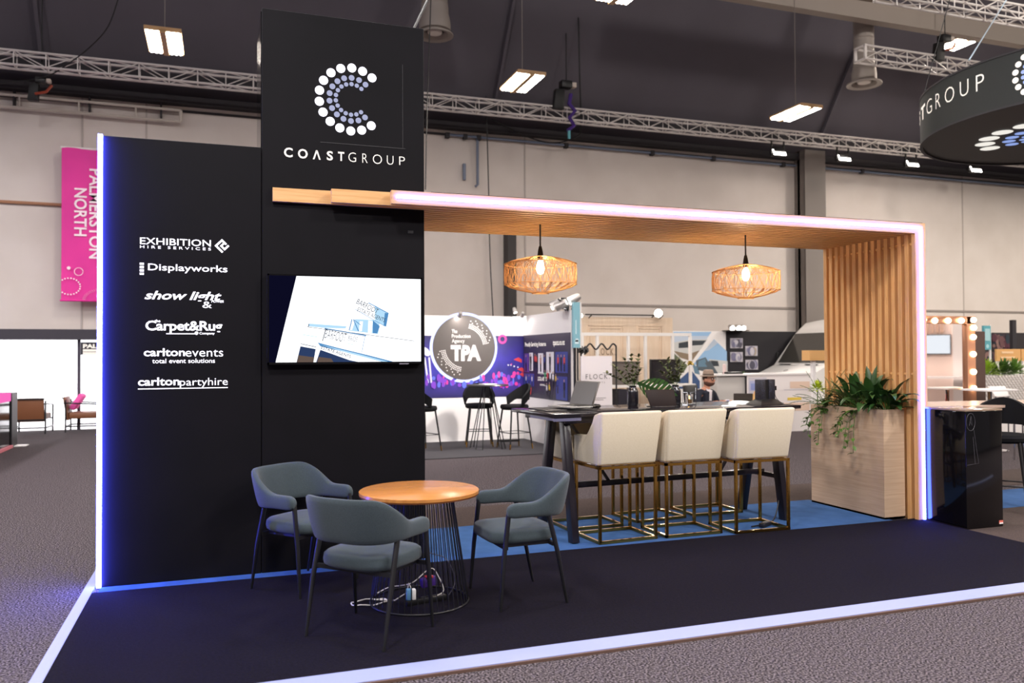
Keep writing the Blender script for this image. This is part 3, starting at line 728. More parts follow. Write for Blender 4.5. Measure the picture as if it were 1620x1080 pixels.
def plant(name, label, base, kind, group='plants in the oak planter', sc=1.0, seed=0, cat='plant', spread=(1, 1)):
    rnd = random.Random(seed); t = thing(name, label, cat, base, 0, group); q = MB(); st = MB()
    B = Vector(base)
    if kind == 'fern':
        for k in range(26):
            a = rnd.uniform(0, 2 * PI); el = rnd.uniform(.5, 1.35)
            d = Vector((math.cos(a) * math.cos(el) * spread[0], math.sin(a) * math.cos(el) * spread[1], math.sin(el)))
            frond(q, B, d, rnd.uniform(.24, .42) * sc, rnd.uniform(.5, 1.5), .055 * sc)
        q.build('foliage', m_fern, t)
    elif kind == 'lily':
        for k in range(34):
            a = rnd.uniform(0, 2 * PI); el = rnd.uniform(.35, 1.45)
            d = Vector((math.cos(a) * math.cos(el) * spread[0], math.sin(a) * math.cos(el) * spread[1], math.sin(el))); L0 = rnd.uniform(.06, .2) * sc
            e = B + d * L0; st.tube([B, B + d * L0 * .5 + Vector((0, 0, .01)), e], .003, 4)
            leaf(q, e, d, rnd.uniform(.15, .25) * sc, rnd.uniform(.05, .085) * sc, rnd.uniform(.5, 1.8))
        q.build('foliage', m_leaf, t); st.build('stems', m_leaf2, t)
    elif kind == 'trail':
        for k in range(7):
            a = rnd.uniform(0, 2 * PI); p = B + Vector((0, 0, .02)); pts = [p.copy()]; d = Vector((math.cos(a) * .4 - .55, math.sin(a) * .5, .5)); ln = rnd.uniform(.2, .42)
            for i in range(8):
                d = (d + Vector((0, 0, -.42))).normalized(); p = p + d * ln / 6; p.x = min(p.x, XP0 - .012) if p.z < ZP + .01 else p.x; pts.append(p.copy())
                leaf(q, p, (rnd.uniform(-1, .2), rnd.uniform(-1, 1), rnd.uniform(-.5, .3)), .06, .035, .6, n=4)
            st.tube(pts, .0025, 4)
        for k in range(12):
            a = rnd.uniform(0, 2 * PI); leaf(q, B, (math.cos(a), math.sin(a), rnd.uniform(.4, 1.5)), rnd.uniform(.1, .2), .05, .8)
        q.build('foliage', m_leaf2, t); st.build('stems', m_leaf2, t)
    elif kind == 'lime':
        for k in range(60):
            a = rnd.uniform(0, 2 * PI); el = rnd.uniform(-.2, 1.5); d = Vector((math.cos(a) * math.cos(el), math.sin(a) * math.cos(el), math.sin(el)))
            leaf(q, B + d * .03 + Vector((0, 0, .2)), d, .07 * sc, .022 * sc, .3, n=3)
        st.tube([B, B + Vector((0, 0, .2))], .005, 5); q.build('flower_head', m_lime, t); st.build('stem', m_leaf2, t)
    return t
zs = ZP - .055; xm = (XP0 + XP1) / 2
plant('fern', 'arching green fern at the back end of the oak planter', (xm - .02, .80, zs), 'fern', sc=1.15, seed=3)
plant('fern', 'upright fern second from the back of the oak planter', (xm, .62, zs), 'fern', sc=1.1, seed=5)
plant('peace_lily', 'broad leaved dark plant in the middle of the oak planter', (xm, .42, zs), 'lily', sc=1.12, seed=8, spread=(.9, 1.0))
plant('peace_lily', 'glossy dark leaved plant near the front of the oak planter', (xm, .2, zs), 'lily', sc=1.18, seed=11, spread=(.9, 1))
plant('peace_lily', 'glossy leaved plant at the front corner of the oak planter, nearest the light strip', (xm + .02, .03, zs), 'lily', sc=1.0, seed=15, spread=(.7, .9))
plant('trailing_plant', 'small trailing plant with two stems hanging over the planter front', (XP0 + .045, .3, zs), 'trail', seed=4)
plant('trailing_plant', 'small trailing plant hanging over the far end of the planter', (XP0 + .045, .72, zs), 'trail', seed=9)
plant('lime_flower', 'lime green spiky flower head above the left end of the planter', (XP0 + .06, .88, zs), 'lime', sc=1.1, seed=2)
# ================================================================== FURNITURE ON THE STAND
def make_lounge_chair(loc, rz, label):
    t = thing('lounge_chair', label, 'chair', loc, rz, 'teal grey armchairs round the small table')
    # wrap-round back and arms
    N_ = 36; hw, fr, bk, rad = .265, .175, -.245, .2
    path = []
    L1 = fr - (bk + rad); La = PI * rad / 2; Lb = 2 * (hw - rad); tot = 2 * L1 + 2 * La + Lb
    def pos(s):
        if s < L1: return Vector((hw, fr - s, 0)), Vector((1, 0, 0))
        s -= L1
        if s < La: a = s / rad; return Vector((hw - rad + rad * math.cos(a), bk + rad - rad * math.sin(a), 0)), Vector((math.cos(a), -math.sin(a), 0))
        s -= La
        if s < Lb: return Vector((hw - rad - s, bk, 0)), Vector((0, -1, 0))
        s -= Lb
        if s < La: a = s / rad; return Vector((-hw + rad - rad * math.sin(a), bk + rad - rad * math.cos(a), 0)), Vector((-math.sin(a), -math.cos(a), 0))
        s -= La
        return Vector((-hw, bk + rad + s, 0)), Vector((-1, 0, 0))
    q = MB(); SEC = 10; rings = []
    for i in range(N_ + 1):
        s = tot * i / N_; p, n = pos(s); u = abs(i / N_ - .5) * 2       # 0 back centre .. 1 arm tip
        k = max(0, min(1, (u - .30) / .42)); k = k * k * (3 - 2 * k)
        top = .775 - .145 * k; bot = .525 + .015 * k; th = .05 + .008 * k
        if u > .93: e = (u - .93) / .07; top -= .03 * e * e; bot += .012 * e * e; th *= 1 - .25 * e
        lean = .055 * (1 - k)
        rg = []
        for j in range(SEC):
            a = 2 * PI * j / SEC; ca, sa = math.cos(a), math.sin(a)
            cx = math.copysign(abs(ca) ** .55, ca) * th / 2; cz = math.copysign(abs(sa) ** .35, sa)
            z = (top + bot) / 2 + cz * (top - bot) / 2; h = (z - bot) / (top - bot)
            rg.append(p + n * (cx + lean * h) + Vector((0, 0, z)))
        rings.append(rg)
    vs = [v for r_ in rings for v in r_]; fs = []
    for i in range(N_):
        for j in range(SEC): fs.append((i * SEC + j, i * SEC + (j + 1) % SEC, (i + 1) * SEC + (j + 1) % SEC, (i + 1) * SEC + j))
    fs.append(tuple(range(SEC))); fs.append(tuple(N_ * SEC + j for j in range(SEC))[::-1]); q.add(vs, fs)
    q.build('backrest', m_fabric, t, local=True, smooth=60, subd=1)
    q = MB(); ns = 32; prof = [(.0, .375), (.9, .375), (.985, .39), (1.0, .41), (.985, .44), (.93, .452), (.6, .458), (0, .46)]; vs = []; fs = []
    for f_, z in prof:
        for k in range(ns):
            a = 2 * PI * k / ns; ca, sa = math.cos(a), math.sin(a); e = .5
            x = math.copysign(abs(ca) ** e, ca) * (.235 - .02 * (sa < 0) * abs(sa)); y = math.copysign(abs(sa) ** e, sa) * .225 + .02
            vs.append((x * max(f_, .001), .02 + (y - .02) * max(f_, .001), z))
    for i in range(len(prof) - 1):
        for k in range(ns): fs.append((i * ns + k, i * ns + (k + 1) % ns, (i + 1) * ns + (k + 1) % ns, (i + 1) * ns + k))
    q.add(vs, fs); q.build('seat', m_fabric, t, local=True, smooth=60)
    for sx in (-1, 1):
        q = MB(); q.tube([(sx * .268, .215, .0), (sx * .262, .19, .30), (sx * .258, .155, .58)], [.009, .0145, .0155], 10); q.build('leg', m_blackmetal, t, local=True)
        q = MB(); q.tube([(sx * .258, -.225, .0), (sx * .262, -.165, .30), (sx * .258, -.10, .56)], [.009, .0145, .0155], 10); q.build('leg', m_blackmetal, t, local=True)
    q = MB()
    for y in (.17, -.14): q.bar((-.255, y, .365), (.255, y, .365), .022, .022)
    for x in (-.19, .19): q.bar((x, -.14, .366), (x, .17, .366), .022, .018)
    q.build('seat_frame', m_blackmetal, t, local=True)
    return t
chA = make_lounge_chair((1.52, -1.483, .016), math.atan2(-.307, .285), 'nearest teal grey armchair, its back turned to the camera')
dup(chA, (2.50, -1.14, .016), math.atan2(.99, -.05) + .0, 'teal grey armchair on the side of the round table toward the bar')
dup(chA, (1.275, -.395, .016), math.atan2(-.65, -.76), 'teal grey armchair standing against the black wall')

# round table with wire cage base
RT = (1.90, -1.04, .016)
t = thing('round_table', 'small round bamboo table on a flared black wire base', 'table', RT)
q = MB(); q.lathe([(0, .66), (.362, .66), (.368, .665), (.368, .682), (.362, .686), (0, .686)], (0, 0, 0), 64); q.build('tabletop', m_tabletop, t, local=True)
q = MB(); q.lathe([(.355, .656), (.366, .656), (.366, .6605), (.355, .6605)], (0, 0, 0), 64, closed=True); q.build('edge_band', mat('dark_edge_band', '#5c3216', .4), t, local=True)
q = MB()
for k in range(48):
    a = 2 * PI * k / 48; ca, sa = math.cos(a), math.sin(a); q.tube([(.3 * ca, .3 * sa, .008), (.285 * ca, .285 * sa, .12), (.205 * ca, .205 * sa, .655)], .0032, 5)
q.build('wire_cage', m_blackmetal, t, local=True)
for r_, z in ((.3, .008), (.205, .65)):
    q = MB(); q.tube([(r_ * math.cos(2 * PI * k / 56), r_ * math.sin(2 * PI * k / 56), z) for k in range(56)], .0055, 7, closed=True); q.build('base_ring' if z < .1 else 'top_ring', m_blackmetal, t, local=True)

# leads and adaptors under it
c0 = at(632, 948, z=.03)
q = MB(); q.bar((1.80, -1.10, .03), (2.06, -1.05, .03), .05, .035); t = thing('power_board', 'black power board lying inside the wire base', 'power strip', (1.9, -1.07, .016)); q.build('body', m_blackmetal, t, bevel=.005)
q = MB()
for k in range(4): p = Vector((1.84 + k * .05, -1.09 + k * .01, .0475)); q.disc(p, .011, (0, 0, 1), 10)
q.build('socket', m_dark, t)
p = Vector((1.835, -1.10, .05)); t = thing('plug_adaptor', 'white and blue plug adaptor standing on the power board', 'plug', p)
q = MB(); q.box(p.x - .03, p.x - .002, p.y - .018, p.y + .018, .049, .115); q.build('blue_half', mat('plug_blue', '#5f8fb8', .4), t, bevel=.004)
q = MB(); q.box(p.x + .002, p.x + .026, p.y - .018, p.y + .018, .049, .112); q.build('white_half', m_white, t, bevel=.004)
q = MB(); p = Vector((1.96, -1.02, .12)); q.bar(p - Vector((.05, .01, 0)), p + Vector((.05, .01, .01)), .05, .06); t = thing('cable_tag', 'purple wrap with red end holding leads under the round table', 'cable wrap', p); q.build('wrap', m_purple, t, bevel=.012)
q = MB(); q.bar(p + Vector((-.02, -.005, .032)), p + Vector((.025, 0, .038)), .05, .014); q.build('red_end', m_redplast, t, bevel=.003)
def loop(c, rx, ry, z, n, a0, turns): return [(c[0] + rx * math.cos(a0 + turns * 2 * PI * i / n), c[1] + ry * math.sin(a0 + turns * 2 * PI * i / n), z + .004 * math.sin(i * 1.7)) for i in range(n + 1)]
cable('white_lead', 'white lead coiled on the black carpet beside the wire base', loop((1.60, -.98), .11, .06, .024, 40, 0, 2.2) + [(1.75, -1.02, .03), (1.81, -1.09, .09), (1.82, -1.1, .15), (1.835, -1.1, .115)], .0035, m_wcable)
cable('white_lead', 'thin white lead looping up inside the wire base', catmull([(1.66, -.93, .06), (1.74, -.9, .08), (1.86, -1.0, .12), (1.98, -1.0, .2), (2.03, -1.02, .14), (2.05, -1.05, .07), (2.0, -1.08, .05)]), .0032, m_wcable)
cable('grey_lead', 'grey lead hanging down inside the right of the wire base', catmull([(1.93, -.98, .45), (1.97, -.95, .3), (2.08, -1.0, .25), (2.13, -1.03, .12), (2.08, -1.06, .04)]), .003, mat('grey_lead', '#4a4650', .5))

# bar table
TX0, TX1, TY0, TY1, TZ = 0, 2.57, 0, .86, 1.05
bt = thing('bar_table', 'long black bar table with gloss top and splayed timber legs', 'bar table', (3.276, .10, .0), .078)
q = MB(); q.box(TX0, TX1, TY0, TY1, TZ - .032, TZ); q.build('tabletop', mat('black_table_gloss', '#17141a', .13, spec=.6), bt, bevel=.004, local=True)
for y in (.035, TY1 - .075):
    q = MB(); q.box(TX0 + .12, TX1 - .34, y, y + .04, TZ - .085, TZ - .032); q.build('apron_rail', m_blackwood, bt, bevel=.003, local=True)
m_bracket = mat('violet_grey_bracket', '#6e6d88', .45, metal=.4)
XA, XB = .15, 2.33
for xl in (XA, XB):
    q = MB(); q.box(xl - .05, xl + .05, .08, TY1 - .08, TZ - .075, TZ - .032); q.build('cross_beam', m_blackwood, bt, bevel=.003, local=True)
    for yf, yt in ((-.035, .12), (.56, .36)):
        q = MB(); q.bar((xl, yf, .013), (xl, yt, TZ - .07), .085, .062, (1, 0, 0)); q.build('leg', m_blackwood, bt, bevel=.004, local=True)
    q = MB(); q.bar((xl, .03, .40), (xl, .49, .40), .05, .04); q.build('side_stretcher', m_blackwood, bt, bevel=.003, local=True)
q = MB(); q.bar((XA, .26, .425), (XB, .26, .425), .06, .045); q.build('long_stretcher', m_blackwood, bt, bevel=.003, local=True)
for xa, xb in ((XA + .5, XA + .12), (XB - .5, XB - .12)):
    q = MB(); q.bar((xa, .26, .44), (xb, .26, TZ - .08), .022, .022); q.build('brace', m_blackwood, bt, local=True)
q = MB(); q.box(-.012, .24, -.004, .001, TZ - .06, TZ - .036); q.box(-.008, 0, 0, .45, TZ - .055, TZ - .036); q.disc((.225, -.0045, TZ - .048), .006, (0, -1, 0), 8); q.build('corner_bracket', m_bracket, bt, local=True)
TZ = 1.05

# upholstered stools on gold frames
def make_stool(loc, rz, label):
    t = thing('bar_stool', label, 'bar stool', loc, rz, 'cream bar stools at the bar table')
    hw, hd, fz = .272, .215, .615
    for sx in (-1, 1):
        for sy in (-1, 1):
            q = MB(); q.bar((sx * (hw - .012), sy * (hd - .012), 0), (sx * (hw - .012), sy * (hd - .012), fz), .024, .024); q.build('leg', m_gold, t, local=True, bevel=.002, seg=1)
    for z, nm in ((.013, 'floor_frame'), (fz - .01, 'seat_frame')):
        q = MB()
        for sy in (-1, 1): q.bar((-hw, sy * (hd - .012), z), (hw, sy * (hd - .012), z), .024, .022)
        for sx in (-1, 1): q.bar((sx * (hw - .012), -hd, z), (sx * (hw - .012), hd, z), .024, .022)
        q.build(nm, m_gold, t, local=True)
    q = MB(); q.box(-.21, .21, -.17, hd + .005, fz + .005, .735); q.build('seat', m_cream, t, local=True, bevel=.025, seg=3)
    q = MB(); q.hexa([(-.262, -hd + .0, fz + .008), (.262, -hd + .0, fz + .008), (.262, -hd + .07, fz + .008), (-.262, -hd + .07, fz + .008)], [(-.285, -hd - .075, 1.055), (.285, -hd - .075, 1.055), (.285, -hd - .02, 1.055), (-.285, -hd - .02, 1.055)])
    q.build('backrest', m_cream, t, local=True, bevel=.02, seg=3)
    for sx in (-1, 1):
        prof = [(-hd + .02, fz + .008), (hd + .005, fz + .008), (hd + .01, .845), (.06, .85), (-.02, .865), (-.08, .905), (-.125, .965), (-.16, 1.03), (-hd - .02, 1.05), (-hd - .055, 1.045)]
        q = MB(); q.prism([(sx * (.209 + (.02 if z > .9 else .005) ), y, z) for y, z in prof], (sx * .058, 0, 0)); q.build('armrest', m_cream, t, local=True, bevel=.014, seg=3)
    return t
SG = 'cream bar stools at the bar table'
s1 = make_stool((3.845, .165, .014), .06, 'cream bar stool nearest the round table, on the front side of the bar')
dup(s1, (4.468, .165, .014), .01, 'middle cream bar stool on the front side of the bar', SG)
dup(s1, (5.10, .09, .014), -.02, 'cream bar stool nearest the planter, on the front side of the bar', SG)
dup(s1, (3.82, .72, .014), PI + .03, 'cream bar stool behind the bar table at the laptop end', SG)
dup(s1, (4.515, .82, .014), PI + .1, 'middle cream bar stool behind the bar table', SG)
dup(s1, (5.175, .88, .014), PI, 'cream bar stool behind the bar table at the planter end', SG)
for o in list(COL.objects):
    if o.get('group') == SG and 'behind' in o['label']: o.scale.z = .972
cable('black_lead', 'black lead hanging at the planter end of the bar table down to the floor', catmull([(5.66, .55, 1.0), (5.68, .5, .8), (5.6, .42, .6), (5.66, .4, .42), (5.58, .3, .2), (5.45, .2, .04), (5.3, .12, .025), (5.1, .05, .025)]), .006)
q = MB(); q.bar((5.18, .02, .035), (5.32, .1, .035), .05, .035); tag(q.build('power_adaptor', m_blackmetal, bevel=.006), 'small black power adaptor on the blue carpet under the end stool', 'adaptor')

# ------------------------------------------------------------------ on the bar
tz_ = TZ
q = MB(); la = at(842, 641, z=tz_ + .004); 
t = thing('laptop', 'open silver laptop at the left end of the bar', 'laptop', (3.66, .62, tz_), math.radians(-77))
q = MB(); q.box(-.17, .17, -.13, .11, .012, .026); q.build('base', m_silver, t, local=True, bevel=.004)
q = MB(); q.hexa([(-.17, .105, .024), (.17, .105, .024), (.17, .113, .024), (-.17, .113, .024)], [(-.17, .185, .235), (.17, .185, .235), (.17, .193, .235), (-.17, .193, .235)]); q.build('lid', mat('laptop_lid', '#77726c', .3, metal=.6), t, local=True, bevel=.003)
q = MB(); q.poly([(-.16, .1035, .035), (.16, .1035, .035), (.16, .1815, .229), (-.16, .1815, .229)]); q.build('screen', mat('screen_reflection_grey', '#413d3a', .3), t, local=True)  # grey colour stands in for reflections on the switched-off screen
q = MB(); q.box(-.15, .15, -.04, .09, .0262, .0275); q.build('keyboard', m_blackmetal, t, local=True)
t.location = (3.62, .56, tz_ + .0105)
q = MB(); q.box(3.33, 3.80, .40, .84, tz_, tz_ + .01); tag(q.build('desk_pad', mat('black_desk_pad', '#1a1719', .4), bevel=.004), 'black desk pad under the silver laptop', 'desk pad')
q = MB(); q.sphere((3.875, .62, tz_ + .022), (.045, .035, .022), 14, 8); q.sphere((3.84, .6, tz_ + .02), (.03, .03, .02), 10, 6); q.sphere((3.91, .63, tz_ + .02), (.028, .03, .02), 10, 6)
tag(q.build('car_key', m_blackmetal), 'small black clump of keys beside the laptop on the bar', 'keys')
def vase(label, c, s=1.0, ribs=True):
    t = thing('vase', label, 'vase', c); q = MB()
    prof = [(0, 0), (.044, 0), (.05, .012), (.052, .05), (.052, .13), (.046, .15), (.034, .165), (.031, .18), (.034, .188), (.028, .188), (.026, .165), (.03, .15), (0, .15)]
    q.lathe([(r_ * s, z * s) for r_, z in prof], (0, 0, 0), 32); q.build('body', mat('black_glazed_vase', '#17161d', .22, spec=.6), t, local=True); return t
def sprig(q, st, B, d, L_, rnd, lw=.022, dens=14):
    pts = [Vector(B)]; dd = Vector(d).normalized()
    for i in range(8):
        dd = (dd + Vector((rnd.uniform(-.1, .1), rnd.uniform(-.1, .1), -.03))).normalized(); pts.append(pts[-1] + dd * L_ / 8)
    st.tube(pts, .0022, 4)
    for i in range(2, 9):
        for k in range(dens // 3):
            a = rnd.uniform(0, 2 * PI); leaf(q, pts[i], Vector((math.cos(a), math.sin(a), rnd.uniform(-.2, .9))) + dd * .5, rnd.uniform(.035, .058), lw * 1.15, .4, n=3)
def bouquet(label, c, dirs, m, seed, flower=None):
    rnd = random.Random(seed); t = thing('foliage_stems', label, 'cut foliage', c); q, st = MB(), MB()
    for d, L_ in dirs: sprig(q, st, c, d, L_, rnd)
    q.build('leaves', m, t); st.build('stems', m_leaf2, t)
    if flower:
        e = Vector(c) + Vector(flower); f_ = MB()
        for k in range(26):
            a = rnd.uniform(0, 2 * PI); leaf(f_, e, (math.cos(a), math.sin(a), rnd.uniform(-.6, 1.2)), .04, .03, .3, n=3)
        f_.build('flower', mat('yellow_flower', '#d8bf55', .6), t)
        s_ = MB(); s_.tube(catmull([Vector(c), Vector(c) + Vector(flower) * .5 + Vector((0, 0, .05)), e]), .0025, 4); s_.build('flower_stem', m_leaf2, t)
    return t
m_grey = mat('olive_leaf', '#4d5336', .55, noise=(20, '#66683f', .3, .7))
v1 = (4.36, .82, tz_); vase('black glazed vase on the bar left of the dark tablet', v1)
bouquet('olive stems in the black vase left of the dark tablet', (v1[0], v1[1], tz_ + .16), [((-.55, -.1, .75), .3), ((-.3, .1, 1), .27), ((-.05, -.1, 1.1), .3), ((.12, .1, 1), .3), ((-.75, .1, .55), .28), ((.3, 0, .8), .2)], m_grey, 3)
# monstera leaf
t = thing('monstera_leaf', 'large split green leaf leaning from the left vase over the tablet', 'leaf', (v1[0] + .03, v1[1] - .03, tz_ + .17)); q = MB()
b0 = Vector((v1[0] + .03, v1[1] - .04, tz_ + .215)); ax = Vector((.86, -.28, -.36)).normalized(); sd = Vector((.25, -.1, .95)); sd = (sd - ax * sd.dot(ax)).normalized(); Ln = .36
prev = None
for i in range(9):
    t0, t1 = i / 9, (i + .62) / 9
    for s in (-1, 1):
        w0 = .115 * math.sin(PI * min(1, (t0 * .85 + .12))) ; w1 = .115 * math.sin(PI * min(1, (t1 * .85 + .12)))
        a, b_ = b0 + ax * Ln * t0, b0 + ax * Ln * t1; sw = ax * .05
        q.add([a, b_, b_ + sd * s * w1 + sw, a + sd * s * w0 + sw * .8], [(0, 1, 2, 3)])
    q.add([b0 + ax * Ln * t0 - sd * .015, b0 + ax * Ln * min(1, (i + 1) / 9) - sd * .015, b0 + ax * Ln * min(1, (i + 1) / 9) + sd * .015, b0 + ax * Ln * t0 + sd * .015], [(0, 1, 2, 3)])
q.build('blade', m_leaf, t)
q = MB(); q.tube(catmull([(v1[0] + .005, v1[1], tz_ + .12), (v1[0] + .015, v1[1] - .02, tz_ + .22), b0]), .004, 5); q.build('stalk', m_leaf2, t)
v2 = (4.80, .80, tz_); vase('black glazed vase partly hidden behind the dark tablet', v2)
bouquet('olive stems with a yellow flower in the vase behind the tablet', (v2[0], v2[1], tz_ + .16), [((-.4, 0, 1), .27), ((-.18, .1, 1.1), .27), ((.08, .1, 1), .26), ((.28, 0, .8), .24), ((-.6, .1, .8), .2)], m_grey, 6, (.2, .05, .23))
# dark tablet
t = thing('tablet', 'dark tablet leaning on its stand beside the black vase', 'tablet', (4.55, .62, tz_), .0)
q = MB(); q.hexa([(-.135, -.04, .006), (.135, -.04, .006), (.135, -.03, .006), (-.135, -.03, .006)], [(-.165, .015, .155), (.14, .015, .155), (.14, .025, .155), (-.165, .025, .155)]); q.build('body', mat('brown_black_screen', '#221818', .5, spec=.15), t, local=True, bevel=.004)
q = MB(); q.box(-.13, .15, -.055, .05, 0, .007); q.build('stand', m_blackmetal, t, local=True, bevel=.002)
q = MB(); q.box(-.1, .1, -.0565, -.055, .001, .006); q.build('trim_line', m_chrome, t, local=True)
# tea light in a wire frame
t = thing('candle_holder', 'glass tea light holder in a fine chrome wire frame on the bar', 'candle holder', (4.95, .8, tz_))
q = MB(); q.lathe([(0, .004), (.033, .004), (.035, .01), (.035, .10), (.032, .10), (.032, .012), (0, .012)], (0, 0, 0), 24); q.build('glass', m_glassy, t, local=True)
q = MB(); q.lathe([(0, .013), (.026, .013), (.026, .05), (0, .052)], (0, 0, 0), 20); q.build('candle', mat('brown_wax', '#8c6a48', .5), t, local=True)
q = MB(); q.lathe([(0, .053), (.006, .06), (.004, .075), (0, .088)], (0, 0, 0), 10); q.build('flame', glow('flame', '#ffc060', 8), t, local=True)
q = MB(); s_ = .045
for x in (-s_, s_):
    for y in (-s_, s_): q.box(x - .0025, x + .0025, y - .0025, y + .0025, 0, .16 if x > 0 and y < 0 else .115)
for z in (.002, .115):
    for k in (-s_, s_): q.box(-s_, s_, k - .002, k + .002, z - .002, z + .002); q.box(k - .002, k + .002, -s_, s_, z - .002, z + .002)
q.build('wire_frame', m_chrome, t, local=True)
# charging tower
t = thing('charging_tower', 'black two-sided speckled charging tower with splayed base at the end of the bar', 'charging station', (5.62, .55, tz_), .18)
m_speck = mat('speckled_black', '#1b1a20', .5, noise=(160, '#4a4a66', .56, .66))
for x0, x1 in ((-.088, -.028), (.02, .10)):
    q = MB(); q.box(x0, x1, -.04, .04, .045, .235); q.build('side_panel', m_speck, t, local=True, bevel=.004)
q = MB(); q.box(-.03, .022, -.03, .035, .01, .232); q.build('core', m_blackmetal, t, local=True)
q = MB(); q.hexa([(-.15, -.1, 0), (.16, -.1, 0), (.16, .1, 0), (-.15, .1, 0)], [(-.085, -.045, .05), (.1, -.045, .05), (.1, .045, .05), (-.085, .045, .05)]); q.build('base', m_blackmetal, t, local=True, bevel=.004)
q = MB(); q.box(.1, .14, -.02, .02, .13, .17); q.tube(catmull([(.125, 0, .13), (.13, 0, .11), (.15, -.01, .05), (.19, -.03, .01), (.2, -.05, .006)]), .003, 5); q.build('usb_plug', m_blackmetal, t, local=True)
# ================================================================== RIGHT HAND NEIGHBOURS
# gloss plinth
A = at(1530, 839, z=0); H_ = 1.02
px0, px1, py0, py1 = A.x, A.x + .42, A.y, A.y + .46
t = thing('gloss_plinth', 'tall glossy black plinth with curved top right of the violet light strip', 'plinth', ((px0 + px1) / 2, (py0 + py1) / 2, .006))
q = MB(); q.box(px0, px1, py0, py1, .006, H_); q.build('body', m_gloss, t, bevel=.006)
q = MB(); q.box(px0 - .004, px1 + .004, py0 - .004, py1 + .004, H_, H_ + .018); q.build('top', mat('plinth_top', '#8f7a68', .12, spec=.6), t, bevel=.004)
q = MB(); y = py0 - .003
for k in range(24):
    a0, a1 = 2 * PI * k / 24, 2 * PI * (k + 1) / 24; q.tube([(px0 + .055 + .05 * math.cos(a0), y, .93 + .075 * math.sin(a0)), (px0 + .055 + .05 * math.cos(a1), y, .93 + .075 * math.sin(a1))], .0012, 4)
q.tube([(px0 + .04, y, .9), (px0 + .06, y, .98), (px0 + .07, y, .9), (px0 + .05, y, .93)], .0012, 4); q.tube([(px0 + .01, y, .56), (px0 + .14, y, .57), (px0 + .09, y, .86)], .0012, 4); q.tube([(px0 + .1, y, .57), (px0 + .08, y, .8)], .0012, 4)
q.build('etched_outline', mat('etched_grey', '#66626a', .3), t)
q = MB(); q.box(px1 - .05, px1 - .004, py0 - .002, py0, .03, .06); q.build('red_sticker', mat('red_sticker', '#d2695a', .5), t)
q = MB(); q.box(px1 - .048, px1 - .006, py0 - .003, py0, .03, .042); q.build('white_sticker', m_white, t)
# long pale table behind
B0 = at(1478, 644, z=1.0); 
t = thing('long_bar_table', 'long dark table with pale top behind the glossy plinth', 'table', (8.2, .7, 0))
q = MB(); q.hexa([(7.0, .15, .985), (9.4, -.15, .985), (9.7, .55, .985), (7.3, .85, .985)], [(7.0, .15, 1.01), (9.4, -.15, 1.01), (9.7, .55, 1.01), (7.3, .85, 1.01)]); q.build('tabletop', mat('pale_table', '#b9a090', .2, spec=.6), t)
q = MB()
for x, y in ((7.25, .3), (9.3, .05), (7.45, .7), (9.45, .45)): q.box(x - .03, x + .03, y - .03, y + .03, 0, .985)
q.build('legs', m_blackmetal, t)
# black bar stool with gold tipped legs beside the plinth
def make_tub_stool(loc, rz, label, group, m=None, sh=.70):
    t = thing('tub_stool', label, 'bar stool', loc, rz, group); m = m or mat('black_velvet', '#0b0b0e', .85, spec=.2)
    q = MB(); q.lathe([(0, sh - .06), (.2, sh - .06), (.23, sh - .04), (.235, sh - .01), (.22, sh + .02), (0, sh + .03)], (0, 0, 0), 28); q.build('seat', m, t, local=True)
    q = MB(); n = 22; vs = []; fs = []
    for i in range(n + 1):
        a = PI * (1.0 + i / n) ; u = abs(i / n - .5) * 2
        top = sh + .36 - .22 * u ** 1.6; bot = sh + (.10 if u < .6 else .10 - .1 * (u - .6) / .4)
        for R, z in ((.245, bot), (.275, top), (.235, top), (.215, bot)): vs.append((R * math.cos(a), R * math.sin(a), z))
    for i in range(n):
        for k in range(4): fs.append((i * 4 + k, i * 4 + (k + 1) % 4, i * 4 + 4 + (k + 1) % 4, i * 4 + 4 + k))
    fs += [(0, 1, 2, 3), tuple(n * 4 + k for k in (3, 2, 1, 0))]; q.add(vs, fs); q.build('backrest', m, t, local=True, smooth=60)
    for sx in (-1, 1):
        for sy in (-1, 1):
            a, b = Vector((sx * .15, sy * .14, sh - .05)), Vector((sx * .22, sy * .21, 0)); c = b + (a - b) * .13
            q = MB(); q.tube([a, c], [.015, .012], 8); lg = q.build('leg', m_blackmetal, t, local=True)
            q = MB(); q.tube([c, b], [.0125, .010], 8); q.build('gold_tip', m_gold, lg, local=True)
    q = MB(); z = .26; k = .198
    q.tube([(-k, -k + .01, z), (k, -k + .01, z), (k, k - .01, z), (-k, k - .01, z)], .008, 6, closed=True); q.build('foot_ring', m_blackmetal, t, local=True)
    return t
make_tub_stool((7.86, -.10, .008), 2.2, 'black tub bar stool behind the glossy plinth at the right edge', 'black tub bar stools', sh=.72)
# plant on the table behind the post
t = thing('vase_plant', 'broad green leaves beside the violet light strip above the plinth', 'plant', (7.12, .35, 1.01)); q = MB(); rnd = random.Random(5)
for d, L_, w_ in (((1, .2, .7), .24, .07), ((1, -.1, .35), .2, .055), ((.8, .1, .1), .22, .05), ((-.6, .2, .8), .2, .06), ((.3, .3, 1), .2, .06), ((.7, -.3, -.1), .2, .05), ((-.3, -.3, .6), .2, .06), ((.9, .3, -.15), .24, .04)):
    leaf(q, (7.12, .35, 1.10), d, L_, w_, .5)
q.build('foliage', m_leaf, t)
q = MB(); q.lathe([(0, 0), (.04, 0), (.05, .05), (.04, .09), (.03, .09), (.03, .02), (0, .02)], (7.12, .35, 1.01), 18); q.build('pot', m_gloss, t)
q = MB(); q.sphere((7.24, .33, 1.2), (.03, .02, .035), 10, 6); q.build('yellow_bloom', mat('yellow_flower', '#d8bf55', .6), t)

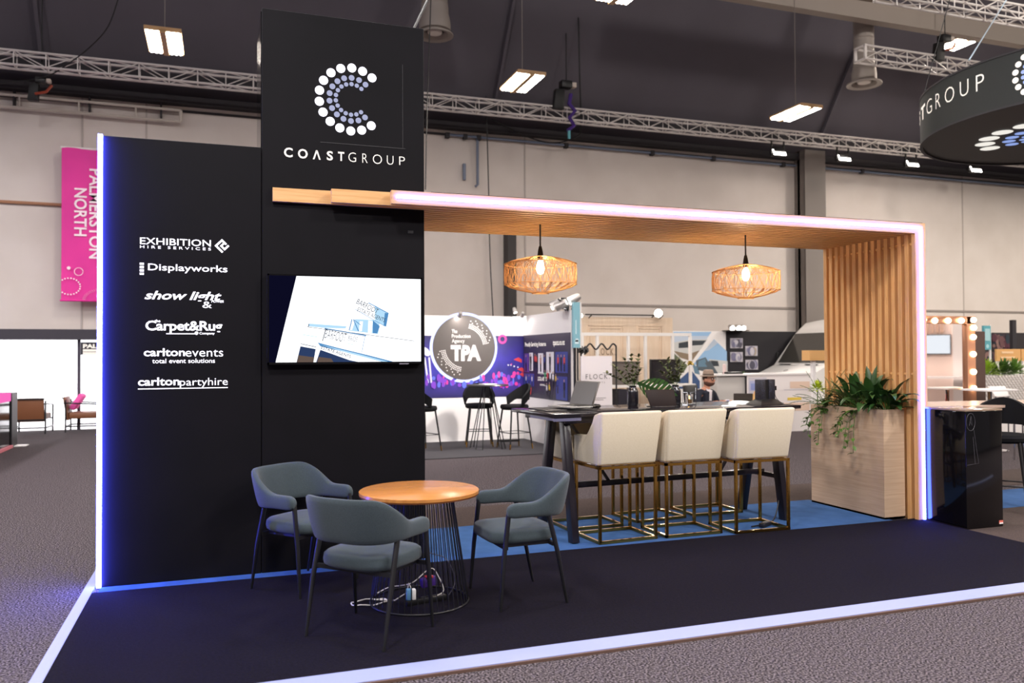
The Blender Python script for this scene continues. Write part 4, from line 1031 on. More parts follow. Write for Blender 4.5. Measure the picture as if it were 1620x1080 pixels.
# bulb framed mirror stand
Y = 4.0
def atY(u, v): return at(u, v, y=Y)
a, b = atY(1440, 496), atY(1538, 635)
t = thing('bulb_mirror', 'large rose gold mirror frame lit by round bulbs beyond the portal', 'mirror', (a.x + .5, Y, 0))
xr0, xr1 = atY(1528, 560).x, atY(1541, 560).x; zt0, zt1 = atY(1500, 512).z, atY(1500, 500).z; zb0 = .72
m_rose = mat('rose_frame', '#b98a6e', .3, metal=.5)
q = MB(); q.box(a.x, xr1, Y - .03, Y + .05, zt0, zt1); q.box(xr0, xr1, Y - .03, Y + .05, zb0, zt1); q.box(a.x, xr1, Y - .03, Y + .05, zb0 - .06, zb0); q.box(a.x - .1, a.x, Y - .03, Y + .05, zb0 - .06, zt1); q.build('frame', m_rose, t, bevel=.006)
q = MB(); q.box(a.x + .1, xr0 + .0, Y + .02, Y + .03, zb0, zt0); q.build('mirror_glass', mat('mirror_glass', '#f2e9e4', .03, metal=1), t)
q = MB(); q.box(a.x - .1, xr1 + .02, Y - .1, Y + .2, .0, .05); q.box(a.x, a.x + .06, Y, Y + .06, .05, zb0 - .06); q.box(xr1 - .06, xr1, Y, Y + .06, .05, zb0 - .06); q.build('stand', m_rose, t)
for (u, v) in [(1461, 506), (1479, 507), (1500, 507), (1521, 507), (1540, 506), (1540.5, 518), (1540, 533), (1540, 560), (1540.5, 588), (1541, 614)]:
    p = at(u, v, y=Y - .05); q = MB(); q.sphere(p, .045, 12, 8); q.build('bulb', glow('mirror_bulb', '#ffdcae', 12), t)
# the pale stand across the aisle that the mirror reflects
rs = thing('reflected_stand', 'pale stand with slatted wall and screen seen only in the bulb mirror', 'exhibition stand', (15.2, .4, 0), math.radians(47))
q = MB(); q.box(-2.2, 2.2, -.06, 0, 0, 2.7); q.build('wall_panel', mat('blush_panel', '#e6d2c8', .5), rs, local=True)
q = MB()
for k in range(26): q.box(-2.1 + k * .09, -2.06 + k * .09, 0, .04, 1.96, 2.7)
q.build('slatted_top', mat('blush_slat', '#c9a892', .5), rs, local=True)
q = MB(); q.box(.37, .56, 0, .12, 0, 2.7); q.build('white_pilaster', m_white, rs, local=True)
q = MB(); q.box(-.27, .34, .02, .06, 1.5, 1.93); q.build('screen_frame', m_blackmetal, rs, local=True)
q = MB(); q.box(-.25, .32, .06, .065, 1.52, 1.91); q.build('screen', glow('pale_screen', '#dbe8f4', 1.1), rs, local=True)
q = MB(); q.box(-.6, .8, .2, .7, 1.0, 1.04); q.box(-.55, -.5, .25, .65, 0, 1.0); q.box(.7, .75, .25, .65, 0, 1.0); q.build('bench', m_white, rs, local=True)
l = bpy.data.lights.new('stand_fill_light', 'SPOT'); l.energy = 500; l.color = (1, .9, .84); l.spot_size = 2.0; l.shadow_soft_size = .06  # added light, out of view, brightens this stand for its reflection
o = bpy.data.objects.new('stand_fill_light', l); COL.objects.link(o); o.location = (13.9, 1.6, 2.9); o.rotation_euler = (Vector((15.2, .4, 1.3)) - o.location).to_track_quat('-Z', 'Y').to_euler()
# brown upright panel
p0, p1 = at(1542, 524, y=4.6), at(1556, 620, y=4.6)
q = MB(); q.box(p0.x, p1.x + .05, 4.6, 4.66, 0, p0.z); tag(q.build('upright_panel', mat('dark_brown_panel', '#4b352c', .5)), 'narrow dark brown upright panel beside the bulb mirror', 'panel')
# lattice planter
p0, p1 = at(1552, 594, y=5), at(1640, 640, y=5)
t = thing('lattice_planter', 'white planter with diamond lattice front at the right edge', 'planter', ((p0.x + p1.x) / 2, 5.2, 0))
q = MB(); q.box(p0.x, p1.x + .6, 5.02, 5.4, 0, p0.z); q.build('box', m_white, t)
q = MB(); n = 34
for k in range(n):
    xa = p0.x + k * .075 - .55
    for s in (0, 1):
        u0, u1 = (xa, xa + .55) if s == 0 else (xa + .55, xa); za, zc = .5, p0.z
        d = (u1 - u0); 
        f0 = max(0, min(1, (p0.x - u0) / d if d > 0 else 0)) ; 
        A_, B_ = Vector((u0, 5.012, za)), Vector((u1, 5.012, zc))
        lo, hi = 0, 1
        for j in range(20):
            pass
        pts = [A_ + (B_ - A_) * i / 12 for i in range(13)]; pts = [p for p in pts if p0.x <= p.x <= p1.x + .6]
        if len(pts) > 1: q.bar(pts[0], pts[-1], .012, .012, (0, 1, 0))
q.build('lattice', mat('lattice_grey', '#cfc8c2', .5), t)
def shrub(name, label, c, R, m, seed, n=110, lw=.045, up=.2, L_=.16):
    rnd = random.Random(seed); t = thing(name, label, 'plant', c, 0, 'plants in the lattice planter'); q = MB()
    for k in range(n):
        a = rnd.uniform(0, 2 * PI); el = rnd.uniform(-.1, 1.5); d = Vector((math.cos(a) * math.cos(el), math.sin(a) * math.cos(el), math.sin(el) + up))
        leaf(q, Vector(c) + Vector((d.x * R[0], d.y * R[1], max(0, d.z) * R[2])) * rnd.uniform(.1, .7), d, L_, lw, .5, n=4)
    q.build('foliage', m, t)
for k, (u, lb, m, sz) in enumerate([(1561, 'spiky lime green plant at the left end of the lattice planter', mat('lime_leaf', '#8fae2e', .5), .22), (1586, 'dark bushy plant in the middle of the lattice planter', m_leaf2, .26), (1606, 'broad green plant in the lattice planter beside the right edge', mat('bright_leaf', '#5f8433', .5), .26)]):
    p = at(u, 596, y=5.2); shrub('planter_shrub', lb, (p.x, 5.2, p0.z), (sz, .15, sz * .8), m, k + 20, L_=.22 if k == 0 else .17)
# tan sign, teal flag sign, posters
p0, p1 = at(1575, 552, y=5.6), at(1613, 570, y=5.6)
t = thing('tan_sign', 'tan sign board with faint white lines standing above the lattice planter', 'sign', ((p0.x + p1.x) / 2, 5.6, 0)); zt, zb = p0.z, at(1575, 571, y=5.6).z
q = MB(); q.box(p0.x, p1.x, 5.58, 5.62, zb, zt); q.build('board', mat('tan_board', '#d3a266', .5), t)
q = MB(); q.box(p0.x + .12, p0.x + .42, 5.57, 5.58, (zt + zb) / 2 + .03, (zt + zb) / 2 + .07); q.box(p0.x + .1, p0.x + .46, 5.57, 5.58, (zt + zb) / 2 - .06, (zt + zb) / 2 - .03); q.build('lettering', mat('tan_print', '#e4c39a', .5), t)
q = MB(); q.box(p0.x + .03, p0.x + .15, 5.6, 5.63, 0, zb); q.box(p0.x + .3, p0.x + .4, 5.6, 5.63, 0, zb); q.box(p1.x - .12, p1.x - .02, 5.6, 5.63, 0, zb); q.build('post', m_white, t)
p0, p1 = at(1614.5, 552, y=5.6), at(1640, 571, y=5.6)
t = thing('tan_sign', 'second tan sign board cut off by the right edge', 'sign', ((p0.x + p1.x) / 2, 5.6, 0))
q = MB(); q.box(p0.x, p1.x, 5.58, 5.62, zb, zt); q.build('board', mat('tan_board', '#d3a266'), t)
q = MB(); q.box(p0.x + .05, p0.x + .15, 5.6, 5.63, 0, zb); q.build('post', m_white, t)
p0, p1 = at(1554.5, 515, y=6.2), at(1566.5, 553, y=6.2)
t = thing('teal_flag_sign', 'teal vertical stand number sign at the far right', 'sign', (p0.x, 6.2, 0))
q = MB(); q.box(p0.x, p1.x, 6.18, 6.22, p1.z, p0.z); q.build('panel', m_teal, t)
q = MB(); q.box(p1.x - .0, p1.x + .03, 6.2, 6.23, 0, p0.z + .02); q.build('post', m_white, t)
q = MB(); q.box(p0.x + .03, p1.x - .03, 6.17, 6.18, p0.z - .3, p0.z - .06); q.disc(((p0.x + p1.x) / 2, 6.175, p1.z + .07), .04, (0, -1, 0), 12); q.build('print', mat('pale_teal', '#a8d4da', .5), t)
Yp = 8.5; p0, p1 = at(1567, 526, y=Yp), at(1603, 553, y=Yp)
t = thing('dark_backwall', 'dark exhibition wall with crowd photograph at the far right', 'display wall', (p0.x + .8, Yp, 0))
q = MB(); q.box(at(1556, 526, y=Yp).x, at(1700, 526, y=Yp).x, Yp, Yp + .08, 0, p0.z); q.build('panel', mat('dark_backwall', '#2a2528', .6), t)
q = MB(); rnd = random.Random(3); q.m = 0
def photo(q, x0, x1, z0, z1, y, seed, nm=5, ny=4, nx=7):
    rnd = random.Random(seed)
    for i in range(nx):
        for j in range(ny):
            q.m = rnd.randrange(nm); xa = x0 + (x1 - x0) * i / nx; xb = x0 + (x1 - x0) * (i + 1) / nx; za = z0 + (z1 - z0) * j / ny; zc = z0 + (z1 - z0) * (j + 1) / ny
            q.poly([(xa, y, za), (xb, y, za), (xb, y, zc), (xa, y, zc)])
PH = [mat('photo_a', '#3a3038', .5), mat('photo_b', '#6b4a4c', .5), mat('photo_c', '#8a6a64', .5), mat('photo_d', '#28343e', .5), mat('photo_e', '#56303c', .5)]
def blobs(q, x0, x1, z0, z1, y, seed, n, r, nm, lo=0):
    rnd = random.Random(seed); y0 = y
    for k in range(n):
        q.m = rnd.randrange(lo, nm); rr = r * rnd.uniform(.5, 1.3); rz = rr * rnd.uniform(.8, 2.0)
        rr = min(rr, (x1 - x0) * .45); rz = min(rz, (z1 - z0) * .45)
        cx, cz = rnd.uniform(x0 + rr, x1 - rr), rnd.uniform(z0 + rz, z1 - rz); y0 -= .0006
        q.disc((cx, y0, cz), rr, (0, -1, 0), 10, rz, 0, (1, 0, 0))
q.m = 0; q.poly([(p0.x, Yp - .004, p1.z), (p1.x, Yp - .004, p1.z), (p1.x, Yp - .004, p0.z - .02), (p0.x, Yp - .004, p0.z - .02)])
blobs(q, p0.x, p1.x, p1.z, p0.z - .02, Yp - .005, 4, 40, .07, 5, 1); q.build('crowd_photo', PH, t)
p2, p3 = at(1557, 556, y=Yp), at(1574, 570, y=Yp); q = MB(); q.m = 0; q.poly([(p2.x, Yp - .004, p3.z), (p3.x, Yp - .004, p3.z), (p3.x, Yp - .004, p2.z), (p2.x, Yp - .004, p2.z)]); blobs(q, p2.x, p3.x, p3.z, p2.z, Yp - .005, 9, 20, .07, 5, 1); q.build('crowd_photo', PH, t)
p2 = at(1603, 506, y=8); q = MB(); q.box(p2.x - .05, p2.x + .07, 7.98, 8.06, 0, p2.z); tag(q.build('dark_post', m_dark), 'dark square post rising in front of the far right wall', 'post')
# white side table and chairs beyond the plinth
p = at(1572, 615, y=3.6)
t = thing('white_high_table', 'white table with thin central post in front of the lattice planter', 'table', (p.x, 3.6, 0))
q = MB(); q.box(at(1546, 614, y=3.6).x, at(1592, 614, y=3.6).x, 3.4, 3.9, p.z - .03, p.z); q.build('tabletop', m_white, t, bevel=.005)
q = MB(); q.tube([(p.x - .06, 3.62, 0.02), (p.x - .06, 3.62, p.z - .03)], .03, 10); q.lathe([(0, 0), (.25, 0), (.25, .015), (.03, .03)], (p.x - .06, 3.62, 0), 20); q.build('pedestal', m_chrome, t)
p = at(1600, 610, y=4.0)
t = thing('white_chair', 'white shell chair in front of the lattice planter', 'chair', (p.x + .1, 4.0, 0))
xa, xb = at(1590, 612, y=4).x, at(1617, 612, y=4).x; za, zc = at(1600, 628, y=4).z, at(1600, 612, y=4).z
q = MB(); q.hexa([(xa + .03, 4.2, za), (xb - .03, 4.2, za), (xb - .03, 4.25, za), (xa + .03, 4.25, za)], [(xa, 4.3, zc), (xb, 4.3, zc), (xb, 4.35, zc), (xa, 4.35, zc)]); q.build('backrest', m_white, t, bevel=.015)
q = MB(); q.box(xa + .02, xb - .02, 3.85, 4.25, .43, .47); q.build('seat', m_white, t, bevel=.015)
for x in (xa + .05, xb - .05):
    for y in (3.88, 4.22): q = MB(); q.tube([(x, y, 0), (x, y, za + .02 if y > 4 else .44)], .012, 6); q.build('leg', m_chrome, t)
p = at(1580, 633, y=3.0)
t = thing('red_chair', 'red shell chair barely showing behind the dark table', 'chair', (p.x, 3.0, 0))
q = MB(); xa, xb = at(1566, 634, y=3).x, at(1586, 634, y=3).x; q.add([(xa, 3.0, .7), (xb, 3.0, .7), (xb, 3.0, at(1586, 631, y=3).z), (xa + .05, 3.0, at(1570, 635, y=3).z), (xa, 3.05, .7), (xb, 3.05, .7), (xb, 3.05, at(1586, 631, y=3).z), (xa + .05, 3.05, at(1570, 635, y=3).z)], [(0, 1, 2, 3), (7, 6, 5, 4), (0, 4, 5, 1), (1, 5, 6, 2), (2, 6, 7, 3), (3, 7, 4, 0)]); q.build('backrest', m_redplast, t, bevel=.01)
q = MB(); q.box(xa, xb, 2.6, 3.05, .66, .7); q.build('seat', m_redplast, t, bevel=.01)
for x in (xa + .04, xb - .04):
    for y in (2.65, 3.0): q = MB(); q.tube([(x, y, 0), (x, y, .67)], .012, 6); q.build('leg', m_chrome, t)

# round hanging sign
CXs, CYs, Rs, zb, zt = 11.67, 1.706, 2.015, 4.5, at(1450, 145, y=3.2).z
zt = zb + .64
hs = thing('round_hanging_sign', 'large round black hanging sign with white lettering and dotted emblem', 'hanging sign', (CXs, CYs, zb))
q = MB(); q.lathe([(Rs, 0), (Rs, zt - zb), (Rs - .03, zt - zb), (Rs - .03, 0)], (CXs, CYs, zb), 96, closed=True); q.build('fabric_band', mat('sign_fabric', '#1b1f1e', .75, bump=(160, .2)), hs)
q = MB(); q.disc((CXs, CYs, zb + .012), Rs - .03, (0, 0, -1), 96, None, .01); q.build('underside', mat('sign_under', '#1f1b1c', .75), hs)
q = MB()
for z in (zb, zt): q.lathe([(Rs - .03, -.012), (Rs + .008, -.012), (Rs + .008, .012), (Rs - .03, .012)], (CXs, CYs, z), 96, closed=True)
q.build('hem_rail', m_dark, hs)
q = MB()
for k in range(3):
    a = 2 * PI * k / 3 + .4; q.bar((CXs, CYs, zt - .02), (CXs + (Rs - .02) * math.cos(a), CYs + (Rs - .02) * math.sin(a), zt - .02), .04)
q.build('spreader', m_alu, hs)
q = MB()
for k in range(3):
    a = 2 * PI * k / 3 + .4; q.tube([(CXs + (Rs - .02) * math.cos(a), CYs + (Rs - .02) * math.sin(a), zt), (CXs, CYs, 12.7)], .006, 5)
q.build('hanging_wire', m_cable, hs)
def ang_at(u, v):   # angle on the near side of the drum seen at this pixel
    d = ray(u, v); o = CO - Vector((CXs, CYs, 0)); A_ = d.x ** 2 + d.y ** 2; B_ = 2 * (o.x * d.x + o.y * d.y); C_ = o.x ** 2 + o.y ** 2 - Rs ** 2; D_ = B_ * B_ - 4 * A_ * C_
    if D_ < 0: D_ = 0
    s = (-B_ - math.sqrt(D_)) / (2 * A_); P_ = CO + d * s; return math.atan2(P_.y - CYs, P_.x - CXs), P_.z
q = MB(); R2 = Rs + .004
a0, z0 = ang_at(1452, 186); aP1, zP = ang_at(1557, 132)
def drum(s, u0, vt, u1, vb, weight):
    aL, zL = ang_at(u0, vb); aR, zR = ang_at(u1, vt)
    _, zTl = ang_at((u0 + u1) / 2, (vt if False else vt)); 
    return aL, aR
zc_ = (ang_at(1471, 166)[1] + ang_at(1551, 132)[1]) / 2
# letters keep one height; their angles follow the photograph
zoom = lambda x: 1200 + x / 3.857
cap = .20
for s, u0, u1, vm, wgt in (('S', 972, 988, 690, .03), ('T', 994, 1018, 665, .03), ('G', 1027, 1060, 642, -.012), ('R', 1082, 1112, 612, -.012), ('O', 1138, 1196, 580, -.012), ('U', 1230, 1283, 545, -.012), ('P', 1328, 1378, 512, -.012)):
    aL, zl = ang_at(zoom(u0), vm / 3.857); aR, zr = ang_at(zoom(u1), vm / 3.857)
    write(q, s, (0, 0, 0), XD, ZD, 1, 1, wgt, warp=lambda x, y, aL=aL, aR=aR: Vector((CXs + R2 * math.cos(aL + (aR - aL) * x), CYs + R2 * math.sin(aL + (aR - aL) * x), zc_ - cap / 2 + cap * y)))
aL = ang_at(zoom(972), 178)[0]
write(q, 'COA', (0, 0, 0), XD, ZD, 1, 1, .03, 1.4, warp=lambda x, y: Vector((CXs + R2 * math.cos(aL - .62 + .55 * x), CYs + R2 * math.sin(aL - .62 + .55 * x), zc_ - cap / 2 + cap * y)))
q.build('lettering', m_letter, hs)
q = MB(); q3 = MB(); aE, zE = ang_at(1646, 112)
for k in range(14):
    a = math.radians(49 + 20 * k)
    for R_, rr, qq in ((.27, .037, q), (.185, .024, q3), (.13, .018, q3)):
        def on(dx, dz): th_ = aE + dx / Rs; return Vector((CXs + R2 * math.cos(th_), CYs + R2 * math.sin(th_), zE + dz))
        cxx, czz = R_ * math.cos(a), R_ * math.sin(a); qq.poly([on(cxx + rr * math.cos(2 * PI * j / 12), czz + rr * math.sin(2 * PI * j / 12)) for j in range(12)])
q.build('emblem_dots', m_letter, hs); q3.build('emblem_dots', mat('periwinkle_print', '#8fa4dc', .6, emit=('#8fa4dc', .2)), hs)
# emblem on the underside: read two dots from the photograph to place it
q = MB(); q3 = MB()
dots = [at(1500 + x / 9, 180 + y / 9, z=zb) for x, y in ((595, 490), (525, 428), (592, 347), (797, 255))]
c_ = Vector((CXs + .02, CYs, zb)); 
# circle through three outer dots
(ax_, ay_), (bx_, by_), (cx_, cy_) = [(d.x, d.y) for d in (dots[0], dots[1], dots[3])]
D_ = 2 * (ax_ * (by_ - cy_) + bx_ * (cy_ - ay_) + cx_ * (ay_ - by_))
ux = ((ax_ ** 2 + ay_ ** 2) * (by_ - cy_) + (bx_ ** 2 + by_ ** 2) * (cy_ - ay_) + (cx_ ** 2 + cy_ ** 2) * (ay_ - by_)) / D_
uy = ((ax_ ** 2 + ay_ ** 2) * (cx_ - bx_) + (bx_ ** 2 + by_ ** 2) * (ax_ - cx_) + (cx_ ** 2 + cy_ ** 2) * (bx_ - ax_)) / D_
rE = math.hypot(ax_ - ux, ay_ - uy); aS = math.atan2(ay_ - uy, ax_ - ux); aS2 = math.atan2(by_ - uy, bx_ - ux); stp = math.atan2(math.sin(aS2 - aS), math.cos(aS2 - aS))
print('UNDER', ux, uy, rE, math.degrees(aS), math.degrees(stp), zc_, zt)
sg = 1 if stp > 0 else -1
for k in range(14):
    a = aS + sg * math.radians(20) * k
    q.disc((ux + rE * math.cos(a), uy + rE * math.sin(a), zb - .002), rE * .14, (0, 0, -1), 20)
    for f_, rr in ((.684, .092), (.486, .068)): q3.disc((ux + rE * f_ * math.cos(a), uy + rE * f_ * math.sin(a), zb - .002), rE * rr, (0, 0, -1), 16)
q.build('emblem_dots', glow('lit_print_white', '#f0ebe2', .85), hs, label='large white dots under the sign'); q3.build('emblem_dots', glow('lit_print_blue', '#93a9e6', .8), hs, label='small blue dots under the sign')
# ================================================================== STANDS BEHIND THE BAR
def ramp_print(name, stops, axis, z0, z1, noise=None, rough=.5):
    """printed artwork: colours run along one axis of the panel"""
    m = bpy.data.materials.new(name); m.use_nodes = True; nt = m.node_tree; b = nt.nodes['Principled BSDF']; N, L = nt.nodes.new, nt.links.new
    tc = N('ShaderNodeTexCoord'); sp = N('ShaderNodeSeparateXYZ'); L(tc.outputs['Object'], sp.inputs[0])
    mr = N('ShaderNodeMapRange'); mr.inputs[1].default_value = z0; mr.inputs[2].default_value = z1; L(sp.outputs[axis], mr.inputs[0])
    r = N('ShaderNodeValToRGB'); r.color_ramp.elements[0].position = stops[0][0]; r.color_ramp.elements[0].color = lin(stops[0][1]); r.color_ramp.elements[1].position = stops[-1][0]; r.color_ramp.elements[1].color = lin(stops[-1][1])
    for p, c in stops[1:-1]: e = r.color_ramp.elements.new(p); e.color = lin(c)
    L(mr.outputs[0], r.inputs[0]); out = r.outputs[0]
    if noise:
        t = N('ShaderNodeTexNoise'); t.inputs['Scale'].default_value = noise[0]; L(tc.outputs['Object'], t.inputs['Vector'])
        mx = N('ShaderNodeMixRGB'); mx.inputs[2].default_value = lin(noise[1]); r2 = N('ShaderNodeValToRGB'); r2.color_ramp.elements[0].position = .45; r2.color_ramp.elements[1].position = .75
        L(t.outputs['Fac'], r2.inputs[0]); L(r2.outputs[0], mx.inputs[0]); L(out, mx.inputs[1]); out = mx.outputs[0]
    L(out, b.inputs['Base Color']); b.inputs['Roughness'].default_value = rough
    return m
YB = 8.05
tp_ = thing('exhibition_stand', 'white exhibition stand with purple concert artwork and round logo disc', 'exhibition stand', (4.5, YB, 0))
q = MB(); q.box(1.6, 6.0, YB, YB + .06, 0, 2.235); q.build('back_panel', m_white, tp_)
q = MB(); q.box(5.95, 6.0, 5.88, YB, 0, 2.24); q.build('side_panel', m_white, tp_)
m_conc = ramp_print('concert_print', [(0, '#1a1450'), (.18, '#3a2a8c'), (.4, '#2f2a9a'), (.62, '#33269a'), (1, '#1b1450')], 2, .78, 1.88, (2.2, '#1f1a6a'))
q = MB(); q.box(1.62, 5.95, YB - .004, YB, .78, 1.88); q.build('concert_artwork', m_conc, tp_)
q = MB(); PM = [mat('stage_pink', '#d83a9a', .5), mat('stage_violet', '#7a3ac0', .5), mat('stage_blue', '#5a6ae0', .5), mat('stage_white', '#d9d6ee', .5), mat('stage_red', '#d8404a', .5)]
rnd = random.Random(12); yk = YB - .005
for k in range(170):
    q.m = rnd.choice([0, 1, 1, 2, 2, 0]); x = rnd.uniform(1.7, 5.9); z = rnd.uniform(.98, 1.2); yk -= .0001; q.disc((x, yk, z), rnd.uniform(.015, .045), (0, -1, 0), 8, rnd.uniform(.03, .07), 0, (1, 0, 0))
for k in range(16):
    q.m = 3 if k % 3 else 0; x = rnd.uniform(4.2, 5.85); q.disc((x, yk - .001, 1.3 + .06 * math.sin(x * 6) + .05 * rnd.random()), .016, (0, -1, 0), 8)
q.m = 3
for s in (0, 1): q.bar((4.16 + .06 * s, YB - .006, 1.05), (4.1 + .08 * s, YB - .006, 1.5), .03, .002, (0, 1, 0))
q.disc((4.12, YB - .006, 1.6), .06, (0, -1, 0), 10, .1)
q.m = 4
for x, z, dx in ((5.75, 1.45, .16), (5.82, 1.27, .14), (5.86, 1.18, .1)): q.poly([(x, YB - .006, z), (x + dx, YB - .006, z - .06), (x + dx, YB - .006, z - .0), (x + dx * .6, YB - .006, z + .04)])
q.m = 0; q.ring((5.54, YB - .006, 1.82), .045, .085, (0, -1, 0), 16, .001)
q.build('crowd_artwork', PM, tp_)
q = MB(); q.ring((4.815, YB - .012, 1.67), .56, .625, (0, -1, 0), 48, .006); q.build('halo_light', glow('halo_white', '#c9d2ff', 1.6), tp_)
q = MB(); q.disc((4.815, YB - .03, 1.67), .575, (0, -1, 0), 56, None, .025); q.build('logo_disc', mat('logo_disc_brown', '#4b4340', .5), tp_)
q = MB(); yl = YB - .034
write(q, 'The', (4.585, yl, 1.925), XD, ZD, .10, .065, .015); write(q, 'Production', (4.585, yl, 1.84), XD, ZD, .345, .065, .01); write(q, 'Agency', (4.585, yl, 1.735), XD, ZD, .235, .085, .01)
q.build('logo_lettering', mat('logo_white', '#ded9d6', .5), tp_, label='small three line lettering'); q = MB(); write(q, 'TPA', (4.565, yl, 1.43), XD, ZD, .56, .285, .06, .92)
q.build('logo_lettering', mat('logo_white', '#ded9d6', .5), tp_, label='large bold letters'); q = MB()
for a0, a1 in ((8, 78), (186, 262)):
    for r_ in range(6):
        n = 17 if r_ < 3 else 14
        for k in range(n):
            if r_ > 2 and (k * 7 + r_ * 5) % 3: continue
            a = math.radians(a0 + (a1 - a0) * (k + .5) / n); R_ = .36 + r_ * .031; c_ = Vector((4.815 + R_ * math.cos(a), yl, 1.67 + R_ * math.sin(a))); e = .0095
            u_ = Vector((-math.sin(a), 0, math.cos(a))) * e; w_ = Vector((math.cos(a), 0, math.sin(a))) * e
            q.poly([c_ - u_ - w_, c_ + u_ - w_, c_ + u_ + w_, c_ - u_ + w_])
q.build('logo_dots', mat('logo_white', '#ded9d6', .5), tp_)
# printed side panel
xs = 5.944
q = MB(); q.box(xs, 5.95, 5.9, YB - .01, .78, 1.885); q.build('dark_print', ramp_print('dark_navy_print', [(0, '#2b2838'), (.5, '#1c1730'), (1, '#3a3448')], 2, .78, 1.88), tp_)
q = MB(); xw = xs - .004; DY = Vector((0, -1, 0))
write(q, 'Proudly Servicing Aotearoa', (xw, 7.95, 1.66), DY, ZD, 1.02, .1, .03); write(q, 'tpanz.co.nz', (xw, 6.62, 1.66), DY, ZD, .5, .11, .03)
write(q, 'LOCAL ARTISTS', (xw, 7.32, 1.085), DY, ZD, .42, .07, .03); write(q, 'We are proud to book', (xw, 7.32, 1.19), DY, ZD, .42, .045, .01); write(q, 'nationwide', (xw, 7.22, 1.0), DY, ZD, .25, .045, .01)
q.build('white_lettering', m_letter, tp_)
PP = [mat('pic_white', '#dcd8dc', .5), mat('pic_violet', '#5a3c8c', .5), mat('pic_blue', '#33408c', .5), mat('pic_skin', '#b08878', .5), mat('pic_black', '#17151c', .5), mat('pic_red', '#c8483c', .5), mat('pic_yellow', '#d8b83c', .5), mat('pic_green', '#3c9858', .5)]
q = MB()
def sheet(y0, y1, z0, z1, m, dx=0): q.m = m; q.poly([(xw - dx, y0, z0), (xw - dx, y1, z0), (xw - dx, y1, z1), (xw - dx, y0, z1)])
def figure(y, z, h, body, head=3, dx=.002, legs=4):
    q.m = legs; q.poly([(xw - dx, y + h * .1, z), (xw - dx, y - h * .1, z), (xw - dx, y - h * .09, z + h * .5), (xw - dx, y + h * .09, z + h * .5)])
    q.m = body; q.poly([(xw - dx, y + h * .12, z + h * .42), (xw - dx, y - h * .12, z + h * .42), (xw - dx, y - h * .14, z + h * .82), (xw - dx, y + h * .14, z + h * .82)])
    q.m = head; q.disc((xw - dx - .001, y, z + h * .91), h * .075, (-1, 0, 0), 10)
for y0, y1, z0, z1, m in ((8.0, 7.72, 1.22, 1.56, 1), (7.75, 7.55, 1.25, 1.57, 0), (7.3, 7.06, 1.22, 1.56, 0), (6.92, 6.58, 1.22, 1.58, 0), (6.52, 6.0, 1.24, 1.58, 2), (8.02, 7.5, .98, 1.2, 2), (6.5, 6.02, .8, 1.18, 2)): sheet(y0, y1, z0, z1, m)
for y, z, h, bd in ((7.9, 1.24, .3, 2), (7.66, 1.26, .3, 4), (7.45, 1.3, .26, 5), (7.38, 1.3, .24, 5), (7.18, 1.24, .3, 3), (7.0, 1.28, .26, 2), (6.75, 1.24, .32, 4), (6.4, 1.26, .28, 5), (6.27, 1.26, .28, 4), (6.14, 1.26, .28, 5), (7.9, .98, .2, 0), (7.75, .98, .2, 2), (7.6, .98, .2, 0),
                    (6.98, 1.02, .26, 7), (6.86, 1.0, .28, 5), (6.74, 1.0, .28, 0), (6.62, .98, .28, 0), (6.9, .82, .24, 0), (6.78, .82, .26, 6), (6.42, .9, .26, 2), (6.15, .84, .3, 4), (6.5, 1.0, .22, 6)): figure(y, z, h, bd)
q.m = 5; q.poly([(xw - .003, 7.85, .95), (xw - .003, 7.8, .82), (xw - .003, 7.72, .88), (xw - .003, 7.66, .82), (xw - .003, 7.62, .95), (xw - .003, 7.7, 1.02)])
q.build('people_artwork', PP, tp_)
q = MB(); q.box(1.8, 6.2, 5.79, YB, 0, .012); tag(q.build('stand_carpet', mat('grey_stand_carpet', '#2b292c', .95, noise=(80, '#343136', .3, .7)), smooth=0), 'dark grey carpet under the stand with the purple artwork', 'carpet')
# teal tower sign at its near end
p0, p1 = at(904.5, 478, y=5.8), at(915.5, 550, y=5.8)
t = thing('teal_tower_sign', 'pale teal vertical stand sign at the end of the printed panel', 'sign', (p0.x, 5.8, 0))
q = MB(); q.box(p0.x, p1.x, 5.74, 5.8, p1.z, p0.z); q.build('panel', mat('pale_teal_sign', '#7fb0bd', .4), t)
q = MB(); q.box(p1.x, p1.x + .03, 5.75, 5.82, p1.z, p0.z); q.build('edge_rail', m_alu, t)
q = MB(); q.box(p0.x + .02, p0.x + .05, 5.76, 5.8, 0, p1.z); q.build('post', m_blackmetal, t)
q = MB(); yq = 5.738
write(q, 'WELLINGTON', (p0.x + .035, yq, p0.z - .28), (0, 0, -1), (1, 0, 0), .22, .022, .02) if False else q.box(p0.x + .036, p0.x + .05, yq, yq + .002, p0.z - .5, p0.z - .28)
q.disc(((p0.x + p1.x) / 2, yq, p1.z + .12), .035, (0, -1, 0), 4); q.box(p0.x + .025, p1.x - .025, yq, yq + .002, p1.z + .06, p1.z + .12); q.build('print', mat('teal_print_white', '#c9dde2', .5), t)
